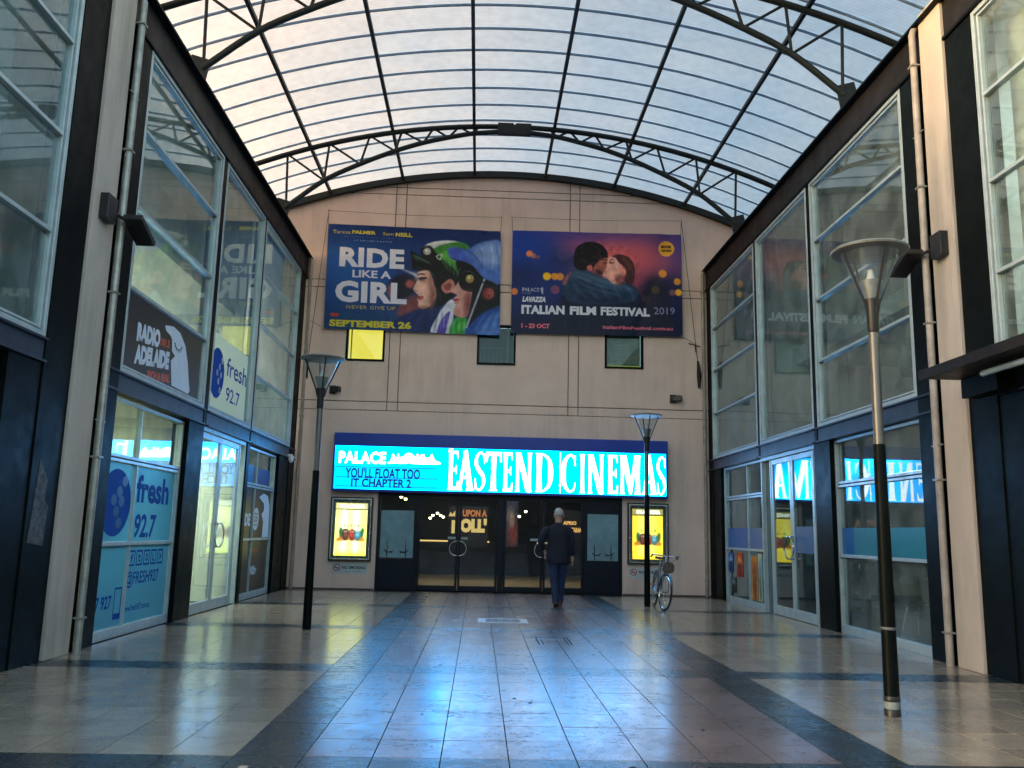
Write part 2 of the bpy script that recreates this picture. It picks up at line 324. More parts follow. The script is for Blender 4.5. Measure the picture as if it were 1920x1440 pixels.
# ------------------------------------------------------------------ painter: pictures printed on banners and posters
def smooth(pts, n=6, closed=True):
    out = []; m = len(pts)
    for i in range(m):
        p0, p1, p2, p3 = (np.array(pts[(i+k) % m], float) for k in (-1, 0, 1, 2))
        for j in range(n):
            t = j/n
            out.append(0.5*((2*p1)+(-p0+p2)*t+(2*p0-5*p1+4*p2-p3)*t*t+(-p0+3*p1-3*p2+p3)*t**3))
    return out
def _sp2(P, n=6):
    P = [2*P[0]-P[1]] + list(P) + [2*P[-1]-P[-2]]; out = []
    for i in range(1, len(P)-2):
        p0, p1, p2, p3 = P[i-1:i+3]
        for j in range(n):
            t = j/n; out.append(0.5*((2*p1)+(-p0+p2)*t+(2*p0-5*p1+4*p2-p3)*t*t+(-p0+3*p1-3*p2+p3)*t**3))
    out.append(P[-2]); return out
class Canvas:
    """u right 0..1, v down 0..1; colours in sRGB 0..255"""
    def __init__(s, w, h, aspect):
        s.w, s.h, s.a = w, h, aspect
        u = np.linspace(0, 1, w); v = np.linspace(0, 1, h); s.U, s.V = np.meshgrid(u, v)
        s.c = np.zeros((h, w, 3))
    def blur(s, m, r):
        r = int(max(0, round(r)))
        if r < 1: return m
        k = np.exp(-0.5*(np.arange(-2*r, 2*r+1)/r)**2); k /= k.sum()
        p = np.pad(m, ((2*r, 2*r), (2*r, 2*r)), mode='edge')
        p = np.apply_along_axis(lambda x: np.convolve(x, k, 'valid'), 0, p)
        return np.apply_along_axis(lambda x: np.convolve(x, k, 'valid'), 1, p)
    def pmask(s, pts):
        m = np.zeros((s.h, s.w), bool); P = np.array(pts, float)
        x0, y0 = P.min(0); x1, y1 = P.max(0)
        i0, i1 = max(0, int(x0*(s.w-1))-1), min(s.w, int(x1*(s.w-1))+2); j0, j1 = max(0, int(y0*(s.h-1))-1), min(s.h, int(y1*(s.h-1))+2)
        if i1 <= i0 or j1 <= j0: return m.astype(float)
        U = s.U[j0:j1, i0:i1]; V = s.V[j0:j1, i0:i1]; r = np.zeros(U.shape, bool)
        for (xa, ya), (xb, yb) in zip(P, np.roll(P, -1, 0)):
            if ya == yb: continue
            c = ((ya > V) != (yb > V)) & (U < (xb-xa)*(V-ya)/(yb-ya)+xa); r ^= c
        m[j0:j1, i0:i1] = r
        return m.astype(float)
    def lay(s, m, col, a=1.0):
        m = (m*a)[..., None]; s.c = s.c*(1-m) + np.array(col, float)*m
    def poly(s, pts, col, blur=0.5, a=1.0, sm=True):
        s.lay(s.blur(s.pmask(smooth(pts) if sm else pts), blur), col, a)
    def disc(s, u, v, r, col, blur=0.5, a=1.0, ry=None):
        d = ((s.U-u)/r)**2 + ((s.V-v)/((ry or r*s.a)))**2
        s.lay(s.blur((d < 1).astype(float), blur), col, a)
    def glow(s, u, v, ru, rv, col, a=1.0):
        s.lay(np.exp(-(((s.U-u)/ru)**2 + ((s.V-v)/rv)**2)), col, a)
    def stroke(s, pts, w, col, blur=0.6, a=1.0):
        pts = [np.array(p, float) for p in pts]; c = np.array(_sp2(pts)); L_, R_ = [], []
        for i in range(len(c)):
            t = c[min(i+1,len(c)-1)]-c[max(i-1,0)]; t = t/(np.hypot(t[0]*s.a, t[1])+1e-9); k = w*(1-abs(2*i/(len(c)-1)-1)**3*.8)
            L_.append(c[i]+np.array([-t[1]/s.a, t[0]*s.a])*k/2); R_.append(c[i]-np.array([-t[1]/s.a, t[0]*s.a])*k/2)
        s.lay(s.blur(s.pmask(L_+R_[::-1]), blur), col, a)
    def clip_noise(s, pts, amp, r, seed=0):
        m = s.blur(s.pmask(smooth(pts)), 1); n = s.blur(rng.normal(0,1,(s.h,s.w)), r); n /= n.std()+1e-9
        s.c *= (1 + (m*n*amp)[...,None]); s.c = np.clip(s.c, 0, 255)
    def text(s, body, u0, v0, u1, v1, col, off=0.0, shear=0.0, a=1.0, space=1.0):
        vv, f = textgeo(body, off, shear, space); m = np.zeros((s.h, s.w))
        for q in f:
            P = [(u0 + vv[i][0]*(u1-u0), v1 + vv[i][1]*(v0-v1)) for i in q]
            m = np.maximum(m, s.pmask(P)) if len(f) < 40 else s._mx(m, P)
        s.lay(m, col, a)
    def _mx(s, m, P):
        P = np.array(P); x0, y0 = P.min(0); x1, y1 = P.max(0)
        i0, i1 = max(0, int(x0*(s.w-1))-1), min(s.w, int(x1*(s.w-1))+2); j0, j1 = max(0, int(y0*(s.h-1))-1), min(s.h, int(y1*(s.h-1))+2)
        if i1 <= i0 or j1 <= j0: return m
        U = s.U[j0:j1, i0:i1]; V = s.V[j0:j1, i0:i1]; r = np.zeros(U.shape, bool)
        for (xa, ya), (xb, yb) in zip(P, np.roll(P, -1, 0)):
            if ya == yb: continue
            r ^= ((ya > V) != (yb > V)) & (U < (xb-xa)*(V-ya)/(yb-ya)+xa)
        m[j0:j1, i0:i1] = np.maximum(m[j0:j1, i0:i1], r); return m
    def noise(s, amp, r=0):
        n = rng.normal(0, 1, (s.h, s.w)); n = s.blur(n, r); n /= n.std()+1e-9; s.c += (n*amp)[..., None]
    def build(s, name, material, fn, parent, disp=None):
        """fn(u, v, d) -> 3-D ; v downwards"""
        h, w = s.h, s.w
        dsp = disp(s.U, s.V) if disp is not None else np.zeros_like(s.U)
        o0 = np.array(fn(0,0,0)); eu = np.array(fn(1,0,0))-o0; ev = np.array(fn(0,1,0))-o0; ed = np.array(fn(0,0,1))-o0
        co = o0 + s.U[...,None]*eu + s.V[...,None]*ev + dsp[...,None]*ed
        idx = np.arange(h*w).reshape(h, w)
        q = np.stack([idx[:-1,:-1], idx[1:,:-1], idx[1:,1:], idx[:-1,1:]], -1).reshape(-1, 4)
        me = bpy.data.meshes.new(name); me.vertices.add(h*w); me.vertices.foreach_set('co', co.astype(np.float32).ravel())
        me.loops.add(len(q)*4); me.loops.foreach_set('vertex_index', q.astype(np.int32).ravel())
        me.polygons.add(len(q)); me.polygons.foreach_set('loop_start', np.arange(0, len(q)*4, 4, dtype=np.int32)); me.polygons.foreach_set('loop_total', np.full(len(q), 4, np.int32))
        me.polygons.foreach_set('use_smooth', np.ones(len(q), bool))
        me.update(calc_edges=True)
        c = np.clip(s.c, 0, 255)/255; lin = np.where(c <= 0.04045, c/12.92, ((c+0.055)/1.055)**2.4)
        a = me.color_attributes.new('paint', 'FLOAT_COLOR', 'POINT')
        a.data.foreach_set('color', np.concatenate([lin, np.ones((h, w, 1))], -1).astype(np.float32).ravel())
        me.materials.append(material)
        o = bpy.data.objects.new(name, me); COL.objects.link(o); attach(o, parent); return o

# planes: u to the right, v up, d towards the viewer in the arcade
def back(y): return lambda u, v, d=0: (u, y - d, v)
def leftw(d0=0.0): return lambda u, v, d=0: (XL + d + d0, u, v)        # u = Y
def rightw(d0=0.0): return lambda u, v, d=0: (XR - d - d0, u, v)       # u = Y (text must run towards -Y)

# ------------------------------------------------------------------ ground and floor
g = MB(); g.box(-60, -60, -0.30, 60, 80, -0.05); structure(g.build('ground', M['asphalt']))
FX0, FX1 = XL - 0.35, XR + 0.35
fl = MB(); fl.box(FX0, -2.5, -0.045, FX1, D + 0.02, -0.006); floor = structure(fl.build('floor', M['grout']))
TW, TD, TX0, TY0 = 0.41, 0.45, 0.222, 5.50
tile_meshes = {}
for key in ('beige', 'rose', 'dark'):
    for q in range(5):
        b = MB(); g_ = 0.0035; x, y = TW/2 - g_, TD/2 - g_; bv = 0.0003
        t = [(-x,-y),(x,-y),(x,y),(-x,y)]
        tx, ty = math.radians(random.uniform(-.16,.16)), math.radians(random.uniform(-.16,.16))
        zf = lambda a, c, z: z + a*math.tan(ty) + c*math.tan(tx)
        b.v = [(a, c, -0.005) for a, c in t] + [(a, c, zf(a,c,-bv)) for a, c in t] + [(a*(1-bv/x), c*(1-bv/y), zf(a,c,0.0)) for a, c in t]
        b.f = [(0,1,5,4),(1,2,6,5),(2,3,7,6),(3,0,4,7),(4,5,9,8),(5,6,10,9),(6,7,11,10),(7,4,8,11),(8,9,10,11)]
        tile_meshes[(key, q)] = b.mesh('tile', M['tile_' + key])
ni0 = math.floor((XL - TX0)/TW); ni1 = math.ceil((XR - TX0)/TW)
rows = range(-17, 33)
cells = []
for j in rows:
    for i in range(ni0, ni1):
        xc = TX0 + (i+0.5)*TW; yc = TY0 + (j+0.5)*TD
        if yc > D: continue
        xL_, xR_ = xc-TW/2, xc+TW/2
        if xL_ < XL-0.3 or xR_ > XR+0.3: continue
        cross = (j + 1) % 8 == 0
        lng = i in (-4, 5)
        key = 'dark' if (cross or lng) else ('rose' if -3 <= i <= 4 else 'beige')
        if j == -1: key = 'dark'
        cells.append((i, j, xc, yc, key))
def inview(xc, yc):
    return yc > 5.0 and abs(xc) < yc*0.62 + 0.3
vis = sorted([c for c in cells if inview(c[2], c[3])], key=lambda c: c[3])
singles = set((c[0], c[1]) for c in vis[:296])
rest = {'beige': MB(), 'rose': MB(), 'dark': MB()}
restbm = []
for i, j, xc, yc, key in cells:
    me = tile_meshes[(key, random.randrange(5))]
    if (i, j) in singles:
        o = bpy.data.objects.new('tile', me); COL.objects.link(o); o.parent = floor
        o.location = (xc, yc, random.uniform(-0.0006, 0.0006))
    else: restbm.append((me, xc, yc))
vv, ff, mi = [], [], []; mats = [M['tile_beige'], M['tile_rose'], M['tile_dark']]
for me, xc, yc in restbm:
    n = len(vv); vv += [(v.co.x+xc, v.co.y+yc, v.co.z) for v in me.vertices]
    for p in me.polygons: ff.append(tuple(n+k for k in p.vertices)); mi.append(mats.index(me.materials[0]))
me = bpy.data.meshes.new('far_tiles'); me.from_pydata(vv, [], ff)
for m_ in mats: me.materials.append(m_)
me.polygons.foreach_set('material_index', mi); me.update()
o = bpy.data.objects.new('far_tiles', me); COL.objects.link(o); o.parent = floor; o['kind'] = 'stuff'

b = MB()
for k in range(70):
    x, y, r = random.uniform(-3.9, 5.0), random.uniform(5.1, 16.5), random.uniform(.008,.02)
    poly_into(b, [(x+r*random.uniform(.7,1.2)*math.cos(a), y+r*random.uniform(.7,1.2)*math.sin(a)) for a in np.linspace(0, 2*math.pi, 9)[:-1]], lambda u, v, d: (u, v, 0.0019))
o = b.build('gum_spots', mat('old_gum', (.035,.035,.035), .7), floor); o['kind'] = 'stuff'
# drain grate and recessed access cover set in the floor
gt = thing('drain_grate', 'long narrow metal drain grate set in the floor before the cinema doors', 'drain grate', (0.42, 13.75, 0))
b = MB(); b.box(0.03,13.42,-0.004,0.80,13.52,0.004); b.box(0.03,13.98,-0.004,0.80,14.08,0.004); b.box(0.03,13.52,-0.004,0.15,13.98,0.004); b.box(0.69,13.52,-0.004,0.80,13.98,0.004)
b.build('frame', mat('worn_brass_frame', (0.42,0.40,0.36), 0.4, metal=0.6, var=0.3, scale=20), gt, bevel=0.002)
b = MB()
for k in range(9): b.box(0.155+k*0.06,13.525,-0.003,0.185+k*0.06,13.975,0.002)
b.build('bars', mat('grate_bars', (0.05,0.06,0.09), 0.5, metal=0.6), gt)
ac = thing('access_cover', 'recessed floor access cover with dark slotted edges in the tiled floor', 'floor cover', (0.92, 11.3, 0))
b = MB()
for r in ((0.64,11.66,1.22,11.69),(0.78,10.96,0.80,11.66),(0.835,10.96,0.85,11.5),(1.19,10.96,1.21,11.66),(1.15,11.0,1.165,11.66),(0.85,11.2,1.15,11.22)): b.box(r[0],r[1],0.0008,r[2],r[3],0.0025)
b.build('slot', mat('dark_slot', (0.008,0.01,0.014), 0.7), ac)

# ------------------------------------------------------------------ cinema wall (cream render cladding with joints)
cw = thing('cinema_wall', 'cream rendered end wall with recessed joints behind the banners and lit sign', 'wall', (0.5, D+0.2, 0))
fb = back(D)
WX0, WX1 = -6.9, 7.9
b = MB(); b.grid_slab([WX0,-2.33,3.33,WX1],[0,2.2,4.095],{(1,0)}, fb, 0.0, -0.30); b.build('lower_wall', M['cream'], cw, bevel=0.006)
b = MB(); b.grid_slab([WX0,-3.27,-2.35,-0.16,0.76,2.9,3.83,WX1],[4.1,5.27,6.25,9.2],{(1,1),(3,1),(5,1)}, fb, -0.035, -0.30); b.prism([(WX0,9.195)]+[(WX1,9.195)]+[(x,max(9.2,min(10.3,roofz(x)-.03))) for x in np.linspace(WX1,WX0,30)], fb, -0.036, -0.30); b.build('wall_core', M['cream_dk'], cw)
G = 0.011
XB = [WX0,-2.24,-1.99,2.03,2.27,WX1]; ZB = [4.10,4.31,7.06,7.25,9.46,9.64,10.4]
wins = {(0,1):(-3.27,-2.35),(2,1):(-0.16,0.76),(4,1):(2.9,3.83)}
for a in range(5):
    for c in range(6):
        x0, x1, z0, z1 = XB[a]+G, XB[a+1]-G, ZB[c]+G, ZB[c+1]-G
        b = MB()
        if (a, c) in wins:
            w0, w1 = wins[(a, c)]; b.grid_slab([x0,w0,w1,x1],[z0,5.27,6.25,z1],{(1,1)}, fb, 0.0, -0.034)
        else:
            xs = np.linspace(x0, x1, 10 if x1-x0 > 1 else 3); top = [(x, min(z1, roofz(x)-0.02)) for x in xs]
            if max(t_[1] for t_ in top) <= z0: continue
            top = [t_ for t_ in top if t_[1] > z0+0.02]
            if len(top) < 2: continue
            pts = [(top[0][0], z0)] + [(top[-1][0], z0)] + top[::-1]
            b.prism(pts, fb, 0.0, -0.034)
        b.build('wall_panel', M['cream'], cw)
M['glass_lo'] = glass('small_window_glass', f0=0.015, tint=(.8,.85,.85), dirt=.03)
b = MB(); b.box(WX0,D-.012,0.001,-2.34,D-.001,.03); b.box(3.34,D-.012,0.001,WX1,D-.001,.03); b.build('base_grime_shadow', M['cream_dk'], cw)  # dark strip stands in for grime and shadow along the wall foot
# three small windows between the banners and the sign
def small_window(x0, x1, name_mat, extra=None):
    w = MB(); z0, z1 = 5.27, 6.25
    for r in ((x0,z0,x1,z0+.05),(x0,z1-.05,x1,z1),(x0,z0+.05,x0+.05,z1-.05),(x1-.05,z0+.05,x1,z1-.05)): w.box(r[0],D-.025,r[1],r[2],D+.12,r[3])
    wo = w.build('window', M['steel'], cw)
    p = MB(); p.box(x0+.05,D+.05,z0+.05,x1-.05,D+.056,z1-.05); p.build('pane', M['glass_lo'], wo)
    r = MB(); r.box(x0+.05,D+.14,z0+.05,x1-.05,D+.15,z1-.05); r.build('blind', name_mat, wo)
    if extra: extra(wo, x0, x1, z0, z1)
    return wo
def ex1(wo,x0,x1,z0,z1):
    b = MB(); b.box(x0+.10,D+.10,z0+.05,x0+.125,D+.13,z1-.05); b.build('stile', mat('window_stile',(0.35,0.28,0.05),0.5), wo)
small_window(-3.27,-2.35, emit('lit_yellow_blind', (1.0,0.82,0.10), .17), ex1)
def ex2(wo,x0,x1,z0,z1):
    b = MB(); b.box(x1-.20,D+.10,z0+.05,x1-.17,D+.13,z1-.05); b.build('stile', mat('green_stile',(0.16,0.20,0.03),0.5), wo)
    b = MB()
    for k in range(6): b.box(x0+.08+k*.1,D+.10,z0+.05,x0+.092+k*.1,D+.11,z0+.42)
    b.box(x0+.06,D+.10,z0+.42,x0+.62,D+.11,z0+.44); b.build('reflected_balustrade', mat('blue_reflection',(0.06,0.16,0.22),0.5), wo)  # bars behind the pane stand in for a balustrade reflected in it
small_window(-0.16,0.76, mat('blue_room_wall',(0.01,0.035,0.05),0.6), ex2)
def ex3(wo,x0,x1,z0,z1):
    b = MB()
    for k in range(9): b.box(x0+.07,D+.122,z0+.14+k*.085,x1-.07,D+.132,z0+.195+k*.085)
    b.build('slats', mat('pale_green_slats',(0.30,0.36,0.28),0.6), wo)
    b = MB(); b.box(x0+.06,D+.115,z0+.055,x1-.06,D+.125,z0+.085); b.build('lit_sill', emit('lit_sill_glow',(0.65,0.75,0.05),0.12), wo)
small_window(2.9,3.83, mat('green_grey_blind',(0.30,0.36,0.28),0.6), ex3)

# ------------------------------------------------------------------ arched roof
def arc(top, r, x0, x1, n): return [(x, roofz(x, top, r)) for x in np.linspace(x0, x1, n)]
roof = thing('arched_roof', 'arched translucent roof of milky sheets on thin blue glazing bars', 'roof', (CX, 14, 8.5))
def roof_sheet_mat():
    m = bpy.data.materials.new('milky_polycarbonate'); m.use_nodes = True; t = m.node_tree; N = t.nodes; L = t.links
    N.remove(N['Principled BSDF']); out = N['Material Output']; ge = N.new('ShaderNodeNewGeometry'); P = ge.outputs['Position']
    n = N.new('ShaderNodeTexNoise'); n.inputs['Scale'].default_value = 0.55; n.inputs['Detail'].default_value = 5; L.new(P, n.inputs['Vector'])
    n2 = N.new('ShaderNodeTexNoise'); n2.inputs['Scale'].default_value = 6; n2.inputs['Detail'].default_value = 6; L.new(P, n2.inputs['Vector'])
    oi = N.new('ShaderNodeObjectInfo')
    mr = N.new('ShaderNodeMapRange'); mr.inputs[1].default_value = 0.3; mr.inputs[2].default_value = 0.7; L.new(n.outputs[0], mr.inputs[0])
    mx = N.new('ShaderNodeMix'); mx.data_type = 'RGBA'; mx.inputs[6].default_value = (0.47,0.42,0.395,1); mx.inputs[7].default_value = (0.36,0.365,0.38,1); L.new(mr.outputs[0], mx.inputs[0])
    v = N.new('ShaderNodeMath'); v.operation = 'MULTIPLY_ADD'; v.inputs[1].default_value = 0.10; v.inputs[2].default_value = 0.92; L.new(oi.outputs['Random'], v.inputs[0])
    v2 = N.new('ShaderNodeMapRange'); v2.inputs[1].default_value = 0.35; v2.inputs[2].default_value = 0.75; v2.inputs[3].default_value = 1.03; v2.inputs[4].default_value = 0.86; L.new(n2.outputs[0], v2.inputs[0])
    v3 = N.new('ShaderNodeMath'); v3.operation = 'MULTIPLY'; L.new(v.outputs[0], v3.inputs[0]); L.new(v2.outputs[0], v3.inputs[1])
    sy = N.new('ShaderNodeSeparateXYZ'); L.new(P, sy.inputs[0]); fl_ = N.new('ShaderNodeMath'); fl_.operation = 'MULTIPLY'; fl_.inputs[1].default_value = 2*math.pi/0.0688; L.new(sy.outputs['Y'], fl_.inputs[0])
    sn = N.new('ShaderNodeMath'); sn.operation = 'SINE'; L.new(fl_.outputs[0], sn.inputs[0]); sm = N.new('ShaderNodeMath'); sm.operation = 'MULTIPLY_ADD'; sm.inputs[1].default_value = 0.055; sm.inputs[2].default_value = 1.0; L.new(sn.outputs[0], sm.inputs[0])
    v5 = N.new('ShaderNodeMath'); v5.operation = 'MULTIPLY'; L.new(v3.outputs[0], v5.inputs[0]); L.new(sm.outputs[0], v5.inputs[1])
    hs = N.new('ShaderNodeHueSaturation'); L.new(mx.outputs[2], hs.inputs['Color']); L.new(v5.outputs[0], hs.inputs['Value'])
    tl = N.new('ShaderNodeBsdfTranslucent'); L.new(hs.outputs[0], tl.inputs[0])
    tr = N.new('ShaderNodeBsdfTransparent'); tr.inputs[0].default_value = (0.42,0.41,0.41,1)
    df = N.new('ShaderNodeBsdfDiffuse'); df.inputs[0].default_value = (0.7,0.7,0.72,1)
    a = N.new('ShaderNodeMixShader'); a.inputs[0].default_value = 0.10; L.new(tl.outputs[0], a.inputs[1]); L.new(tr.outputs[0], a.inputs[2])
    c = N.new('ShaderNodeMixShader'); c.inputs[0].default_value = 0.12; L.new(a.outputs[0], c.inputs[1]); L.new(df.outputs[0], c.inputs[2])
    L.new(c.outputs[0], out.inputs[0]); return m
M['sheet'] = roof_sheet_mat()
PX = [CX + (k+0.5)*1.72 - 0.0 for k in range(-4, 4)]          # longitudinal purlins
PX = [-5.55,-3.83,-2.09,-0.345,1.395,3.10,4.83,6.55]
TY = [20.07 - 0.6875*k for k in range(0, 18)]                    # glazing bars
XE = [-7.2] + PX + [8.2]
colmesh = []
for a in range(len(XE)-1):
    b = MB(); xs = np.linspace(XE[a], XE[a+1], 7); n = len(xs)
    for y in (0.0, 0.6875-0.02):
        for x in xs: b.v.append((x, y, roofz(x)))
    b.f = [(k, k+1, n+k+1, n+k) for k in range(n-1)]
    colmesh.append(b.mesh('roof_sheet', M['sheet'], smooth=True))
for k in range(len(TY)-1):
    for a in range(len(XE)-1):
        o = bpy.data.objects.new('roof_sheet', colmesh[a]); COL.objects.link(o); o.parent = roof; o.location = Vector((0, TY[k+1]+0.01, 0)) - roof.location
barm = MB(); pts = [(x, 0, z-0.022) for x, z in arc(RTOP, RR, -7.2, 8.2, 40)]
n = 0
for (x, _, z) in pts:
    barm.v += [(x,-.012,z+.018),(x,.012,z+.018),(x,.012,z-.022),(x,-.012,z-.022)]
for k in range(len(pts)-1):
    for c in range(4): barm.f.append((4*k+c, 4*k+(c+1)%4, 4*k+4+(c+1)%4, 4*k+4+c))
barme = barm.mesh('glazing_bar', M['bar'])
for y in TY:
    o = bpy.data.objects.new('glazing_bar', barme); COL.objects.link(o); o.parent = roof; o.location = Vector((0,y,0)) - roof.location
for x in PX:
    b = MB(); z = roofz(x) - 0.085; b.box(x-.032, 8.38, z-.04, x+.032, D-.12, z+.03); b.build('purlin', M['truss'], roof)
b = MB(); ps = arc(RTOP-0.09, RR, -7.0, 8.0, 48)
for (x, z) in ps: b.v += [(x,D-.13,z+.06),(x,D-.004,z+.06),(x,D-.004,z-.085),(x,D-.13,z-.085)]
for k in range(len(ps)-1):
    for c in range(4): b.f.append((4*k+c, 4*k+(c+1)%4, 4*k+4+(c+1)%4, 4*k+4+c))
b.build('rim_beam', M['truss'], roof)

# steel trusses across the arcade
BC = [(0.36,9.875),(0.92,9.81),(1.42,9.70),(1.95,9.56),(2.55,9.345),(3.28,9.02),(4.02,8.62),(4.80,7.98)]
def make_truss(y, label):
    t = thing('roof_truss', label, 'truss', (0.53, y, 7.75), group='arched steel roof trusses', local=True)
    cx = 0.53; L_ = lambda x, z, dy=0: (x-cx, dy, z-7.75)
    b = MB(); b.tube([L_(x, z) for x, z in arc(10.0, 14.5, -5.9, 6.95, 40)], 0.055, 10); b.build('top_chord', M['truss'], t, smooth=True)
    tz = lambda x: roofz(x, 10.0, 14.5)
    for s in (-1, 1):
        pp = smooth([(cx+s*a, z) for a, z in BC], 4)[:-8]; pp = [p for p in pp]
        pl = [(cx+s*a, z) for a, z in BC]
        b = MB(); b.tube([L_(*p) for p in np.array([(p[0], p[1]) for p in _spl(pl, 5)])], 0.052, 10); b.build('bottom_chord', M['truss'], t, smooth=True)
        bot = [4.78, 4.02, 3.28, 2.55, 1.95, 1.42, 0.92]; topn = [4.82, 3.95, 3.10, 2.42, 1.75, 1.20, 0.75]
        bz = dict(BC + [(4.78, 8.0)])
        for k in range(7):
            b = MB(); b.tube([L_(cx+s*bot[k], bz[bot[k]]), L_(cx+s*topn[k], tz(cx+s*topn[k]))], 0.026, 8); b.build('web_strut', M['truss'], t, smooth=True)
            if k < 6:
                b = MB(); b.tube([L_(cx+s*topn[k], tz(cx+s*topn[k])), L_(cx+s*bot[k+1], bz[bot[k+1]])], 0.024, 8); b.build('web_strut', M['truss'], t, smooth=True)
        b = MB(); xe = cx+s*4.80
        b.prism([(xe-s*.12,8.12),(xe+s*.16,8.2),(xe+s*.26,7.74),(xe-s*.06,7.74)], lambda u, v, d: L_(u, v, d), -.012, .012); b.build('gusset_plate', M['truss'], t)
    b = MB(); b.prism([(cx-.36,10.06),(cx-.04,10.06),(cx,10.02),(cx+.04,10.06),(cx+.36,10.06),(cx+.36,9.82),(cx-.36,9.82)], lambda u, v, d: L_(u, v, d), -.07, .07); b.build('splice_plate', M['truss'], t)
    return t
def _spl(pts, n):
    out = []; P = [np.array(p, float) for p in pts]; P = [2*P[0]-P[1]] + P + [2*P[-1]-P[-2]]
    for i in range(1, len(P)-2):
        p0, p1, p2, p3 = P[i-1:i+3]
        for j in range(n):
            t = j/n; out.append(0.5*((2*p1)+(-p0+p2)*t+(2*p0-5*p1+4*p2-p3)*t*t+(-p0+3*p1-3*p2+p3)*t**3))
    out.append(P[-2]); return out
make_truss(17.38, 'whole arched roof truss nearest the cinema wall, with splice plate at its crown')
make_truss(11.86, 'near arched roof truss crossing the top corners of the photo, crown out of frame')
